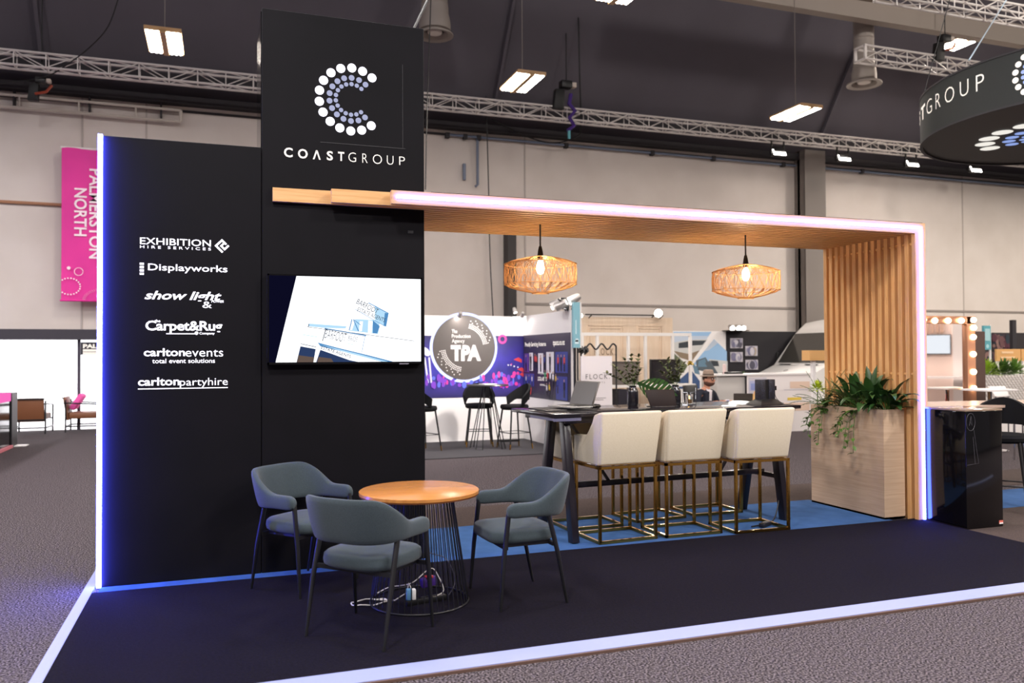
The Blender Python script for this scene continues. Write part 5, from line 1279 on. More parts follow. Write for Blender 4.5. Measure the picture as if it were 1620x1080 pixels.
# spot clusters
def spot(label, pos, d, s=1.0, group=None, m=None, watts=0, foot=None):
    t = thing('spotlight', label, 'spotlight', pos, 0, group); P_ = Vector(pos); d = Vector(d).normalized()
    q = MB(); q.lathe([(0, -.10 * s), (.035 * s, -.10 * s), (.045 * s, -.06 * s), (.05 * s, .03 * s), (.046 * s, .03 * s), (.04 * s, .0)], P_, 14, d); q.build('can', mat('spot_can', '#b9b4b0', .3, metal=.6), t)
    q = MB(); q.lathe([(0, .012 * s), (.042 * s, .02 * s)], P_, 14, d); q.build('lens', m or m_spot, t)
    q = MB(); q.tube([P_ - d * .04 * s, Vector(foot) if foot else P_ + Vector((0, 0, -.1 * s))], .01 * min(s, 1.3), 6); q.build('bracket', m_blackmetal, t)
    if watts:
        l = bpy.data.lights.new('spotlight_beam', 'SPOT'); l.energy = watts; l.color = (1, .94, .88); l.spot_size = 2.2; l.spot_blend = .6; l.shadow_soft_size = .04
        o = bpy.data.objects.new('spotlight_beam', l); COL.objects.link(o); o.location = P_ + d * .06 * s; o.rotation_euler = d.to_track_quat('-Z', 'Y').to_euler()
    return t
for k, (u, v, lb) in enumerate([(876, 482, 'first spotlight of the cluster above the printed panel'), (883, 484, 'second spotlight of the cluster above the printed panel'), (904, 475, 'top spotlight of the cluster beside the teal sign')]):
    p = at(u, v, y=6.1 - .1 * k); spot(lb, p, (-.75, .5, -.42) if k < 2 else (-.9, .1, -.5), 1.5, 'spotlights above the printed panel', watts=130, foot=(5.97, p.y, 2.235))
p = at(893, 479, y=6.0); q = MB(); q.box(p.x - .06, p.x + .06, 5.95, 6.05, p.z - .1, p.z + .08); q.tube([(5.97, 6.0, 2.2), (p.x, 6.0, p.z), (p.x - .15, 5.9, p.z + .05)], .015, 6); tag(q.build('light_bracket', m_blackmetal), 'black bracket holding the spotlight cluster beside the teal sign', 'bracket')
for u, lb in ((728, 'small clip light on the stand edge above the round logo disc'), (826, 'small clip light on the stand edge at the corner'), (815, 'arm light reaching over the stand corner')):
    p = at(u, 499 if u != 815 else 493, y=7.85); spot(lb, p, (.1, 1 if u != 815 else -.4, -.8), .8, 'clip lights on the stand edge', glow('clip_light', '#fff2e0', 6), watts=5, foot=(p.x, 8.06, 2.232))

# tall table and stools in that stand
p = at(771, 608, y=6.78)
t = thing('poser_table', 'tall round black table with wire legs inside the purple stand', 'table', (p.x, 6.78, .012))
q = MB(); q.lathe([(0, p.z - .025), (.34, p.z - .025), (.35, p.z - .015), (.34, p.z), (0, p.z)], (p.x, 6.78, 0), 36); q.build('tabletop', m_blackmetal, t)
for k in range(4):
    a = PI / 4 + k * PI / 2; c_, s_ = math.cos(a), math.sin(a)
    q = MB(); q.tube([(p.x + .08 * c_, 6.78 + .08 * s_, p.z - .03), (p.x + .3 * math.cos(a - .2), 6.78 + .3 * math.sin(a - .2), .015), (p.x + .3 * math.cos(a + .2), 6.78 + .3 * math.sin(a + .2), .015), (p.x + .08 * c_, 6.78 + .08 * s_, p.z - .03)], .008, 6); q.build('leg', m_blackmetal, t)
q = MB(); q.bar((p.x - .12, 6.7, p.z + .008), (p.x + .1, 6.75, p.z + .008), .2, .012); tag(q.build('leaflets', m_white), 'white leaflets lying on the tall round black table', 'leaflets')
for k, (x, y, rz, lb) in enumerate(((5.27, 6.66, 1.75, 'black tub stool right of the tall table in the purple stand'), (4.83, 7.2, 2.9, 'black tub stool behind the tall table in the purple stand'), (3.78, 6.85, -1.2, 'black tub stool half hidden by the black tower'))):
    make_tub_stool((x, y, .012), rz, lb, 'black tub stools in the purple stand', sh=.69)
q = MB(); q.box(5.35, 5.7, 7.6, 7.75, .012, .05); tag(q.build('cable_cover', m_blackmetal), 'black power unit on the floor at the purple stand corner', 'power unit')

# pale timber stand
YW = 9.0
t = thing('timber_stand', 'pale timber panelled stand wall behind the white frame', 'exhibition stand', (8.6, YW, 0)); xa, xb = at(918, 502, y=YW).x, at(1064, 502, y=YW).x
m_ply = mat('pale_panel_wood', '#e2cdb6', .55, grain=(30, 30, 2, '#d8c0a6'))
q = MB(); q.box(xa, xb, YW, YW + .06, 0, 2.29); q.build('wall_panel', m_ply, t)
q = MB()
for u0, u1 in ((930, 986), (1009, 1047)):
    x0, x1 = at(u0, 520, y=YW).x, at(u1, 520, y=YW).x
    for w_ in (0, .05):
        for xx in (x0 + w_, x1 - w_): q.box(xx - .012, xx + .012, YW - .015, YW, .25 + w_, 2.12 - w_)
        for z in (2.12 - w_, .25 + w_): q.box(x0 + w_, x1 - w_, YW - .015, YW, z - .012, z + .012)
q.build('moulding', m_ply, t)
q = MB(); x0, x1 = at(940, 555, y=YW).x, at(973, 555, y=YW).x; zc = at(956, 556, y=YW).z; write(q, 'FLOCK.', (x0, YW - .006, zc - .07), XD, ZD, x1 - x0, .14, .0, 1.3); write(q, 'EVENTS', (x0 + .14, YW - .006, zc - .16), XD, ZD, .24, .035, 0, 1.5); q.build('lettering', mat('brown_print', '#8d7560', .5), t)
for u, v, r_, lb in ((918, 499, .045, 'small lamp at the left end of the timber stand top'), (1041, 495, .075, 'bright round lamp on top of the timber stand')):
    p = at(u, v, y=8.75); spot(lb, p, (-.4, -1, -.15), r_ / .04, 'lamps on the timber stand', glow('round_lamp', '#fff0dc', 20), watts=60, foot=(p.x, YW + .02, 2.288))
q = MB(); q.tube([(at(926, 501, y=8.85).x, 8.85, 2.33), (at(1040, 501, y=8.85).x, 8.85, 2.33)], .014, 6)
for x in (7.7, 9.3): q.tube([(x, 8.85, 2.33), (x, YW, 2.27)], .012, 6)
tag(q.build('lamp_rail', m_blackmetal), 'thin black lamp rail along the top of the timber stand', 'rail')
# white open frame
YF2 = 8.0; XX = lambda u: at(u, 565, y=YF2).x; zt_, zs_ = at(1000, 527, y=YF2).z, at(1000, 608, y=YF2).z
t = thing('shelving_unit', 'white open shelving frame in front of the timber wall', 'shelving frame', (8.2, YF2, 0)); m_fr = mat('white_frame_paint', '#ece7e2', .45)
q = MB(); q.box(XX(920), XX(1093), YF2 - .03, YF2 + .03, zt_ - .05, zt_ + .01); q.build('top_rail', m_fr, t)
q = MB(); q.box(XX(920), XX(1093), YF2 - .17, YF2 + .17, zs_ - .05, zs_); q.build('shelf', m_fr, t)
for u in (921, 945, 994, 1021, 1064, 1092):
    q = MB(); q.box(XX(u) - .025, XX(u) + .025, YF2 - .025, YF2 + .025, 0 if u in (921, 994, 1092) else zs_, zt_ - .05); q.build('upright', m_fr, t)
x0, x1 = XX(1023), XX(1069); z0, z1 = zs_ + .002, at(1040, 568, y=YF2).z
t = thing('standing_tv', 'dark switched off screen standing on the white frame', 'tv', ((x0 + x1) / 2, 7.95, zs_)); q = MB(); q.box(x0, x1, 7.84, 7.9, z0 + .03, z1); q.build('casing', m_blackmetal, t, bevel=.005); q = MB(); q.box(x0 + .012, x1 - .012, 7.837, 7.84, z0 + .045, z1 - .012); q.build('screen', m_screen, t); q = MB(); q.box((x0 + x1) / 2 - .15, (x0 + x1) / 2 + .15, 7.84, 7.95, z0, z0 + .03); q.build('foot', m_blackmetal, t)
x0, x1 = XX(970), XX(1005); z1 = at(990, 574, y=YF2).z
t = thing('storage_box', 'grey brown storage box on the shelf of the white frame', 'box', ((x0 + x1) / 2, 7.95, zs_)); q = MB(); q.hexa([(x0 + .02, 7.85, zs_ + .001), (x1 - .02, 7.85, zs_ + .001), (x1 - .02, 8.1, zs_ + .001), (x0 + .02, 8.1, zs_ + .001)], [(x0, 7.83, z1), (x1, 7.83, z1), (x1, 8.12, z1), (x0, 8.12, z1)]); q.build('body', mat('felt_grey', '#6d645e', .8), t); q = MB(); q.box(x0 - .01, x1 + .01, 7.82, 8.13, z1, z1 + .03); q.build('rim', mat('felt_dark', '#4b4440', .7), t)
q = MB(); x0, x1 = XX(970), XX(984); q.box(x0, x1, 7.8, 8.1, .02, zs_ - .08); tag(q.build('dark_crate', mat('dark_indigo', '#211d2a', .6)), 'dark box under the shelf of the white frame', 'box')
# coat rack
YR = 6.0; x0, x1 = at(914, 600, y=YR).x, at(975, 600, y=YR).x; zr = at(945, 548, y=YR).z
t = thing('coat_rack', 'black coat rack with zigzag top bar behind the white sign', 'coat rack', ((x0 + x1) / 2, YR, 0)); q = MB()
pts = [(x0 + (x1 - x0) * k / 36, YR, zr + .045 * math.sin(k / 36 * 2 * PI * 3.3 + 1.2)) for k in range(37)]; q.tube(pts, .014, 7); q.build('zigzag_bar', m_blackmetal, t)
for x in (x0, x0 + .06, x1):
    q = MB(); q.tube([(x, YR, 0), (x, YR, zr + .02)], .013, 7); q.build('post', m_blackmetal, t)
for k in range(4):
    p = at(916 + k * 3, 552 + (k % 2) * 3, y=YR - .02); q = MB(); q.bar(p + Vector((0, -.12, .02)), p + Vector((.02, .05, -.03)), .025, .06); q.build('hook', m_blackmetal, t)
q = MB(); q.tube([(x0, YR - .2, .02), (x0, YR + .2, .02)], .014, 6); q.tube([(x1, YR - .2, .02), (x1, YR + .2, .02)], .014, 6); q.build('foot_bar', m_blackmetal, t)
# white standing sign
YS = 4.5; x0, x1 = at(920, 600, y=YS).x, at(968.5, 600, y=YS).x; zt2 = at(944, 563, y=YS).z
t = thing('standing_sign', 'white standing sign board with thin grey lettering behind the laptop', 'sign', ((x0 + x1) / 2, YS, 0)); q = MB(); q.box(x0, x1, YS, YS + .03, .02, zt2); q.build('board', mat('white_sign_board', '#e3dcde', .5), t)
q = MB(); zc = at(944, 596, y=YS).z; write(q, 'FLOCK.', (x0 + .065, YS - .003, zc - .03), XD, ZD, .38 * (x1 - x0) / .49, .07, -.006, 1.35); write(q, 'EVENTS', (x0 + .16, YS - .003, zc - .09), XD, ZD, .2, .022, -.004, 1.6); q.box(x0 + .12, x1 - .1, YS - .003, YS, zc - .30, zc - .295); q.box(x0 + .16, x1 - .14, YS - .003, YS, zc - .325, zc - .32); q.build('lettering', mat('sign_grey_print', '#5a5254', .5), t)
q = MB()
for x in (x0 + .05, x1 - .05): q.box(x - .02, x + .02, YS - .15, YS + .18, 0, .02)
q.build('foot', m_greyw, t)

# bus picture wall and black photo wall
YV = 12.3; px = lambda zx, zy, d=.0: at(1040 + zx / 4.911, 460 + zy / 4.911, y=YV - .004 - d)
x0, x1 = at(1064, 560, y=YV).x, at(1148.5, 560, y=YV).x; zt3 = at(1110, 523.5, y=YV).z
t = thing('picture_wall', 'white exhibition wall printed with bus photographs and white diagonal bands', 'display wall', ((x0 + x1) / 2, YV, 0))
q = MB(); q.box(x0, x1, YV, YV + .05, 0, zt3); q.build('panel', m_white, t)
BM = [mat('print_sky', '#8fb4d8', .5), mat('print_cloud', '#b8c4d4', .5), mat('print_bus_dark', '#4f5a62', .5), mat('print_bus_white', '#c4c4c2', .5), mat('print_ground', '#a08c6c', .5), mat('print_navy', '#34507c', .5), mat('print_bus_blue', '#5f7f94', .5), mat('print_glass', '#2a3138', .5), mat('print_trees', '#5a6248', .5), mat('print_paving', '#86745f', .5)]
q = MB()
def bp(m, *pts, d=.0): q.m = m; q.poly([px(a, b, d) for a, b in pts])
bp(1, (125, 320), (420, 320), (265, 545), (125, 440)); bp(0, (125, 318), (420, 318), (395, 350), (125, 350), d=.0005)
bp(3, (125, 400), (245, 380), (390, 375), (340, 450), (270, 510), (125, 470), d=.001); bp(7, (165, 405), (245, 390), (245, 440), (165, 445), d=.002); bp(7, (270, 385), (380, 385), (350, 420), (270, 425), d=.002); bp(9, (125, 465), (245, 490), (330, 460), (270, 545), (180, 520), d=.0025)
bp(0, (440, 375), (540, 470), (540, 560), (275, 575)); bp(1, (440, 378), (470, 405), (400, 460), (360, 470), d=.0004); bp(2, (300, 540), (375, 515), (400, 560), (425, 640), (305, 610), d=.0005); bp(6, (320, 545), (372, 522), (385, 590), (315, 590), d=.001); bp(3, (400, 530), (545, 545), (545, 640), (430, 640), d=.001); bp(7, (415, 540), (470, 545), (480, 585), (425, 585), d=.0015); bp(2, (370, 560), (430, 660), (480, 655), (410, 540), d=.0018); bp(7, (420, 640), (480, 650), (470, 700), (410, 690), d=.002); bp(4, (420, 690), (545, 640), (545, 860), (440, 860), d=.0008)
bp(5, (160, 700), (260, 610), (330, 700), (330, 760), (160, 760)); bp(6, (270, 560), (320, 600), (330, 650), (290, 640), d=.0005); bp(8, (125, 480), (235, 580), (200, 640), (125, 590), d=.0004); bp(1, (125, 590), (180, 640), (125, 690), d=.0003)
q.build('bus_pictures', BM, t)
x2 = at(1330, 560, y=YV).x
t = thing('black_photo_wall', 'black exhibition wall with four small photographs beside the van', 'display wall', ((x1 + x2) / 2, YV, 0)); q = MB(); q.box(x1, x2, YV - .0, YV + .05, 0, zt3); q.build('panel', mat('black_flock_wall', '#17141a', .8), t)
ph = [mat('ph_a', '#8f8ca0', .5), mat('ph_b', '#b8b4bc', .5), mat('ph_c', '#6a6884', .5), mat('ph_d', '#a09484', .5), mat('ph_e', '#4a4858', .5)]
for k, (a, b, c_, d_) in enumerate(((565, 368, 660, 445), (565, 475, 660, 552), (682, 428, 775, 505), (684, 535, 778, 612))):
    p0, p1 = px(a, d_), px(c_, b); q = MB(); q.m = 1; q.box(p0.x, p1.x, YV - .02, YV - .003, p0.z, p1.z)
    blobs(q, p0.x + .005, p1.x - .005, p0.z + .005, p1.z - .005, YV - .021, 40 + k, 26, .075, 5); q.build('photograph', ph, t, smooth=0)
for k, (u, lb) in enumerate(((1158, 'left'), (1168, 'middle'), (1175.5, 'right'))):
    p = at(u, 518.5, y=12.05); spot('%s lamp of the three on top of the black photo wall' % lb, p, (-.2, -1, -.3), 1.5, 'lamps on the black photo wall', watts=35, foot=(p.x, 12.1, zt3 + .012))
p = at(1166, 521, y=12.1); q = MB(); q.box(p.x - .3, p.x + .3, 12.0, 12.33, zt3 - .0005, zt3 + .02); tag(q.build('lamp_bar', m_blackmetal), 'short black lamp bar on top of the black photo wall', 'rail')

# counter with car pictures
YC = 7.45; x0, xm_, x1 = at(1137, 600, y=YC).x, at(1181.5, 600, y=YC).x, at(1283, 600, y=YC).x; zc0, zc1 = at(1150, 596, y=YC).z, at(1230, 593, y=YC).z
t = thing('display_counter', 'pale display counter with printed front in front of the van', 'counter', ((x0 + x1) / 2, YC + .3, 0))
q = MB(); q.box(x0, xm_ - .012, YC + .05, YC + .6, 0, zc0); q.build('grey_cabinet', m_greyw, t); q = MB(); q.box(xm_ - .012, xm_, YC, YC + .6, 0, zc1); q.build('dark_edge', m_dark, t); q = MB(); q.box(xm_, x1, YC, YC + .6, 0, zc1); q.build('white_cabinet', mat('poster_white', '#e9e2e0', .5), t); q = MB(); q.box(x0 - .02, x1 + .02, YC - .02, YC + .62, zc1, zc1 + .03); q.build('countertop', m_white, t)
q = MB(); CM = [mat('poster_lav', '#b0b4d4', .5), mat('poster_blue', '#8894c8', .5), mat('poster_sand', '#e0c4b0', .5), mat('poster_yellow', '#e4c44c', .5), mat('poster_grey', '#c8c4cc', .5)]
def cp(m, u0, v0, u1, v1, d=0): q.m = m; a, b = at(u0, v1, y=YC - .004 - d), at(u1, v0, y=YC - .004 - d); q.poly([(a.x, a.y, a.z), (b.x, a.y, a.z), (b.x, a.y, b.z), (a.x, a.y, b.z)])
cp(4, 1184, 597, 1213, 634); cp(0, 1186, 602, 1215, 618, .001); cp(1, 1188, 606, 1210, 617, .002); q.build('poster', CM, t); q = MB(); cp(2, 1250, 603, 1281, 614, .001); cp(4, 1240, 615, 1281, 617, .001); cp(3, 1189, 623, 1194, 632, .003); cp(3, 1246, 628, 1268, 633, .002); cp(2, 1240, 636, 1281, 650, .001)
q.build('poster', CM, t)
p = at(1158, 591, y=YC + .2); q = MB(); q.box(p.x - .16, p.x + .18, YC + .1, YC + .3, zc1 + .03, zc1 + .07); tag(q.build('black_tray', m_blackmetal, bevel=.01), 'flat black tray on the pale display counter', 'tray')
p = at(1175, 591, y=YC + .2); q = MB(); rnd = random.Random(2)
for k in range(16): a = rnd.uniform(0, 2 * PI); leaf(q, (p.x, p.y, zc1 + .03), (math.cos(a), math.sin(a) * .4, .3), .12, .03, .5, n=4)
tag(q.build('cut_greenery', m_leaf2), 'loose green leaves lying on the pale display counter', 'greenery')
p = at(1146, 588, y=YC + .25); q = MB(); q.lathe([(0, 0), (.03, 0), (.035, .14), (.03, .18), (.0, .2)], (p.x, p.y, zc1 + .03), 14); tag(q.build('pale_bottle', mat('pale_pink', '#d8c0bc', .5)), 'small pale bottle on the left of the display counter', 'bottle')

# white van
def build_van(c, rz):
    t = thing('white_van', 'white high roof van parked behind the display counter', 'van', c, rz); m_van = mat('van_white', '#e3e0dc', .25, spec=.6, coat=.4)
    HW = .98      # local: front faces -Y
    body = [(-.0, .35), (-.06, .55), (-.02, .86), (.10, 1.0), (.75, 1.20), (1.42, 2.02), (1.75, 2.28), (2.3, 2.36), (5.6, 2.36), (5.7, 2.2), (5.7, .35)]
    q = MB(); n = len(body); secs = []
    def inset(z): return 0 if z < 1.2 else .16 * (z - 1.2) / 1.2
    vs = []; fs = []
    cols = (-1, -.86, -.5, 0, .5, .86, 1)
    for y, z in body:
        for u in cols:
            f_ = .10 * abs(u) ** 3 if y < .2 else 0
            vs.append((u * (HW - inset(z)), y + f_, z - (.05 * abs(u) ** 3 if z > 2 else .02 * abs(u) ** 3)))
    m_ = len(cols)
    for i in range(n - 1):
        for j in range(m_ - 1): fs.append((i * m_ + j, i * m_ + j + 1, (i + 1) * m_ + j + 1, (i + 1) * m_ + j))
    fs.append(tuple(i * m_ for i in range(n))); fs.append(tuple(i * m_ + m_ - 1 for i in range(n))[::-1]); fs.append(tuple(range(m_))[::-1])
    fs.append(tuple((n - 1) * m_ + j for j in range(m_))); fs.append(tuple([(n - 1) * m_ + j for j in range(m_)] + [j for j in range(m_)][::-1]))
    q.add(vs, fs[:-1]); q.build('body', m_van, t, local=True, smooth=50)
    mg = mat('van_glass', '#3e3c38', .1, spec=.6)
    def Lr(k, a=.75, b=1.42, za=1.20, zb_=2.02): return a + (b - a) * k, za + (zb_ - za) * k
    (ya, za), (yb, zb_) = Lr(.04), Lr(.92)
    q = MB(); q.add([(-.84, ya - .012, za + .012), (.84, ya - .012, za + .012), (.80, yb - .012, zb_ + .012), (-.80, yb - .012, zb_ + .012)], [(0, 1, 2, 3)]); q.build('windscreen', mg, t, local=True)
    for s in (-1, 1):
        q = MB(); q.add([(s * .987, .95, 1.22), (s * .985, 1.9, 1.22), (s * .89, 1.9, 1.95), (s * .89, 1.42, 1.95)], [(0, 1, 2, 3)]); q.build('side_window', mg, t, local=True)
        q = MB(); q.box(min(s * 1.0, s * 1.2), max(s * 1.0, s * 1.2), .88, .98, 1.15, 1.5); q.build('wing_mirror', m_blackmetal, t, local=True, bevel=.03)
        q = MB(); q.hexa([(s * .60, -.05, .68), (s * .95, .07, .70), (s * .95, .1, .70), (s * .60, .0, .68)], [(s * .62, -.03, .88), (s * .93, .1, .98), (s * .93, .14, .98), (s * .62, .02, .88)]); q.build('headlamp', mat('lamp_clear', '#b9bcc0', .1, spec=.8), t, local=True)
        for y in (1.0, 4.6):
            q = MB(); q.lathe([(0, -.11), (.2, -.11), (.22, -.09), (.33, -.11), (.35, -.08), (.35, .08), (.33, .11), (0, .11)], (s * .88, y, .35), 26, (1, 0, 0)); q.build('wheel', m_cable, t, local=True)
    q = MB(); q.box(-.55, .55, -.085, -.03, .62, .80); q.build('grille', m_blackmetal, t, local=True, bevel=.01)
    q = MB(); q.box(-.5, .5, -.095, -.08, .70, .715); q.build('grille_bar', m_chrome, t, local=True)
    q = MB(); q.ring((0, -.1, .71), .06, .075, (0, -1, 0), 20, .01)
    for k in range(3): a = PI / 2 + k * 2 * PI / 3; q.bar((0, -.1, .71), (.065 * math.cos(a), -.1, .71 + .065 * math.sin(a)), .014, .006)
    q.build('star_badge', m_chrome, t, local=True)
    q = MB(); q.ring((0, .27, 1.065), .05, .06, (0, -.29, .95), 16, .006); q.build('bonnet_badge', m_steel, t, local=True)
    for s in (-1, 1): q = MB(); q.add([(s * .25, .66, 1.18), (s * .7, .66, 1.18), (s * .7, .72, 1.2), (s * .25, .72, 1.2)], [(0, 1, 2, 3)]); q.xf(Matrix.Translation((0, -.01, .012))); q.build('bonnet_vent', m_blackmetal, t, local=True)
    q = MB(); q.box(-.98, .98, -.10, .12, .3, .55); q.build('bumper', mat('bumper_grey', '#55524f', .6), t, local=True, bevel=.04)
    q = MB(); q.box(-.05, .05, 1.78, 1.82, 2.29, 2.36); q.build('roof_lamp', m_blackmetal, t, local=True)
    return t
vp = at(1226, 588, y=11.2)
van = build_van((vp.x + .08, 11.2, 0), -PI / 2); van.scale = (1.05, .9, 1.05)
p0, p1 = at(1281, 554, y=5.2), at(1306, 570, y=5.2)
t = thing('tan_box_sign', 'tan sign box in front of the van beside the timber slats', 'sign', ((p0.x + p1.x) / 2, 5.2, 0)); q = MB(); q.box(p0.x, p1.x + .3, 5.2, 5.4, p1.z, p0.z); q.build('box', mat('tan_board', '#d3a266'), t); q = MB(); q.box(p0.x + .1, p0.x + .16, 5.25, 5.31, 0, p1.z); q.box(p1.x + .1, p1.x + .16, 5.25, 5.31, 0, p1.z); q.build('post', m_white, t)

# seated man
def skin_mesh(name, pts, edges, mtl, parent, sub=2, root=0):
    me = bpy.data.meshes.new(name); me.from_pydata([tuple(p[:3]) for p in pts], edges, []); o = bpy.data.objects.new(name, me); COL.objects.link(o)
    md = o.modifiers.new('skin', 'SKIN'); md.use_smooth_shade = True
    for i, v in enumerate(me.skin_vertices[0].data): r_ = pts[i][3]; v.radius = r_ if isinstance(r_, tuple) else (r_, r_); v.use_root = (i == root)
    if sub: s_ = o.modifiers.new('sub', 'SUBSURF'); s_.levels = sub; s_.render_levels = sub
    dg = bpy.context.evaluated_depsgraph_get(); dg.update(); m2 = bpy.data.meshes.new_from_object(o.evaluated_get(dg)); bpy.data.objects.remove(o)
    m2.materials.clear(); m2.materials.append(mtl); m2.polygons.foreach_set('use_smooth', [True] * len(m2.polygons))
    o2 = bpy.data.objects.new(name, m2); COL.objects.link(o2); o2.parent = parent; return o2
hp = at(1114, 600, y=6.5)
# local: faces +Y, origin on the floor below the hips; seated
mn = thing('person', 'seated person in a straw hat, glasses, navy jacket and white shirt', 'person', (hp.x - .02, 6.5, 0), math.radians(-158))
mn.scale = (1.08, 1.08, 1.04)
SH = .0; sz = .42
B_ = [(0, 0, sz, (.15, .11)), (0, .0, sz + .12, (.14, .10)), (0, .02, sz + .26, (.15, .105)), (0, .03, sz + .38, (.15, .10)), (0, .04, sz + .45, (.07, .065)), (0, .07, sz + .52, .052),
      (.1, .02, sz, .09), (.13, .24, sz + .02, .078), (.14, .43, sz + .02, .06), (.14, .44, .24, .05), (.14, .42, .07, .038), (.14, .54, .035, .035),
      (-.1, .02, sz, .09), (-.13, .24, sz + .02, .078), (-.14, .43, sz + .02, .06), (-.14, .44, .24, .05), (-.14, .42, .07, .038), (-.14, .54, .035, .035),
      (.2, .03, sz + .40, .058), (.27, .08, sz + .20, .048), (.14, .30, sz + .245, .036), (.09, .36, sz + .265, .026),
      (-.2, .03, sz + .40, .058), (-.27, .08, sz + .20, .048), (-.14, .30, sz + .245, .036), (-.07, .36, sz + .265, .026)]
E_ = [(0, 1), (1, 2), (2, 3), (3, 4), (4, 5), (0, 6), (6, 7), (7, 8), (8, 9), (9, 10), (10, 11), (0, 12), (12, 13), (13, 14), (14, 15), (15, 16), (16, 17), (3, 18), (18, 19), (19, 20), (20, 21), (3, 22), (22, 23), (23, 24), (24, 25)]
thin = {1: .72, 2: .72, 3: .62, 18: .7, 19: .75, 22: .7, 23: .75, 20: .9, 24: .9}
skin_mesh('body', [(p[0], p[1], p[2], tuple(r_ * thin.get(i, 1) for r_ in p[3]) if isinstance(p[3], tuple) else p[3] * thin.get(i, 1)) for i, p in enumerate(B_)], E_, m_skin, mn)
gr = lambda L_, k=.014: [(p[0], p[1], p[2], tuple(r_ + k for r_ in p[3]) if isinstance(p[3], tuple) else p[3] + k) for p in L_]
jk = gr([B_[i] for i in (0, 1, 2, 3, 18, 19, 20, 22, 23, 24)]) + [(0, .03, sz + .455, (.1, .085)), (.1, .03, sz + .425, .068), (-.1, .03, sz + .425, .068)]; jk[0] = (0, 0, sz + .03, (.165, .125))
skin_mesh('jacket', jk, [(0, 1), (1, 2), (2, 3), (3, 11), (11, 4), (4, 5), (5, 6), (3, 12), (12, 7), (7, 8), (8, 9), (3, 10)], m_navy, mn)
tr = gr([B_[i] for i in (0, 6, 7, 8, 9, 10, 12, 13, 14, 15, 16)], .012)
skin_mesh('trousers', tr, [(0, 1), (1, 2), (2, 3), (3, 4), (4, 5), (0, 6), (6, 7), (7, 8), (8, 9), (9, 10)], mat('dark_trousers', '#24242c', .85), mn)
for s in (-1, 1):
    q = MB(); q.sphere((s * .14, .5, .045), (.05, .12, .045), 14, 8); q.build('shoe', m_blackmetal, mn, local=True)
q = MB(); q.hexa([(-.055, .095, sz + .08), (.055, .095, sz + .08), (.055, .12, sz + .08), (-.055, .12, sz + .08)], [(-.07, .085, sz + .46), (.07, .085, sz + .46), (.06, .142, sz + .44), (-.06, .142, sz + .44)]); q.box(-.05, .05, .03, .11, sz + .42, sz + .475); q.build('shirt', m_shirt, mn, local=True, bevel=.015)
q = MB()
for s in (-1, 1): q.hexa([(s * .045, .125, sz + .12), (s * .1, .105, sz + .12), (s * .1, .12, sz + .12), (s * .045, .14, sz + .12)], [(s * .05, .1, sz + .46), (s * .11, .08, sz + .44), (s * .12, .12, sz + .40), (s * .05, .155, sz + .42)])
q.build('lapels', m_navy, mn, local=True)
hc = Vector((0, .105, sz + .625))
q = MB(); q.sphere(hc, (.076, .096, .115), 24, 16)
for i, v in enumerate(q.v):
    d = v - hc
    if d.z < 0: v.x = hc.x + d.x * (1 + d.z * 1.9); v.y = v.y + .012 * (-d.z / .1) * (1 if d.y > 0 else .2)
q.sphere(hc + Vector((0, .103, -.018)), (.014, .022, .024), 10, 6); q.sphere(hc + Vector((0, .093, -.062)), (.024, .008, .007), 10, 5)
for s in (-1, 1): q.sphere(hc + Vector((s * .078, -.005, -.01)), (.012, .02, .032), 10, 6)
q.lathe([(.05, -.16), (.05, -.07)], hc + Vector((0, -.03, 0)), 14)
q.build('head', m_skin, mn, local=True, smooth=70)
q = MB()
for s in (-1, 1): q.sphere(hc + Vector((s * .032, .088, .012)), (.013, .008, .009), 8, 6)
q.build('eyes', m_white, mn, local=True)
q = MB(); q.sphere(hc + Vector((0, .012, -.052)), (.078, .094, .066), 20, 10); q.v = [Vector((v.x, v.y, min(v.z, hc.z - .035 - .02 * max(0, (v.y - hc.y) / .1)))) if True else v for v in q.v]; q.build('beard', mat('beard_brown', '#5a3c30', .9), mn, local=True)
q = MB(); q.sphere(hc + Vector((0, -.016, .03)), (.08, .09, .085), 18, 10); q.build('hair', mat('hair_brown', '#4a342a', .9), mn, local=True)
q = MB()
for s in (-1, 1): q.ring(hc + Vector((s * .034, .104, .014)), .022, .030, (0, 1, 0), 18, .006); q.bar(hc + Vector((s * .064, .1, .02)), hc + Vector((s * .082, -.0, .02)), .006)
q.bar(hc + Vector((-.012, .106, .02)), hc + Vector((.012, .106, .02)), .006); q.build('glasses', m_cable, mn, local=True)
q = MB(); q.lathe([(.075, 0), (.135, -.008), (.14, -.004), (.135, .002), (.088, .01), (.086, .055), (.076, .098), (.05, .108), (.0, .098)], hc + Vector((0, -.005, .06)), 30); q.build('hat', m_hat, mn, local=True)
q = MB(); q.lathe([(.0895, .012), (.0895, .036), (.088, .036), (.088, .012)], hc + Vector((0, -.005, .06)), 30, closed=True); q.build('hat_band', mat('hat_band', '#5f5048', .7), mn, local=True)
for s in (-1, 1):
    q = MB(); c_ = Vector((s * .075, .40, sz + .272)); q.sphere(c_, (.032, .045, .016), 12, 8)
    for k in range(4):
        b0 = c_ + Vector(((k - 1.5) * .016, .036, .002)); L_ = (.05, .06, .056, .042)[k]; q.tube([b0, b0 + Vector((0, L_ * .6, .008)), b0 + Vector((0, L_, -.006))], [.0085, .008, .006], 7)
    q.tube([c_ + Vector((-s * .025, .0, 0)), c_ + Vector((-s * .05, .025, .004)), c_ + Vector((-s * .05, .05, 0))], [.01, .009, .007], 7); q.build('hand', m_skin, mn, local=True)
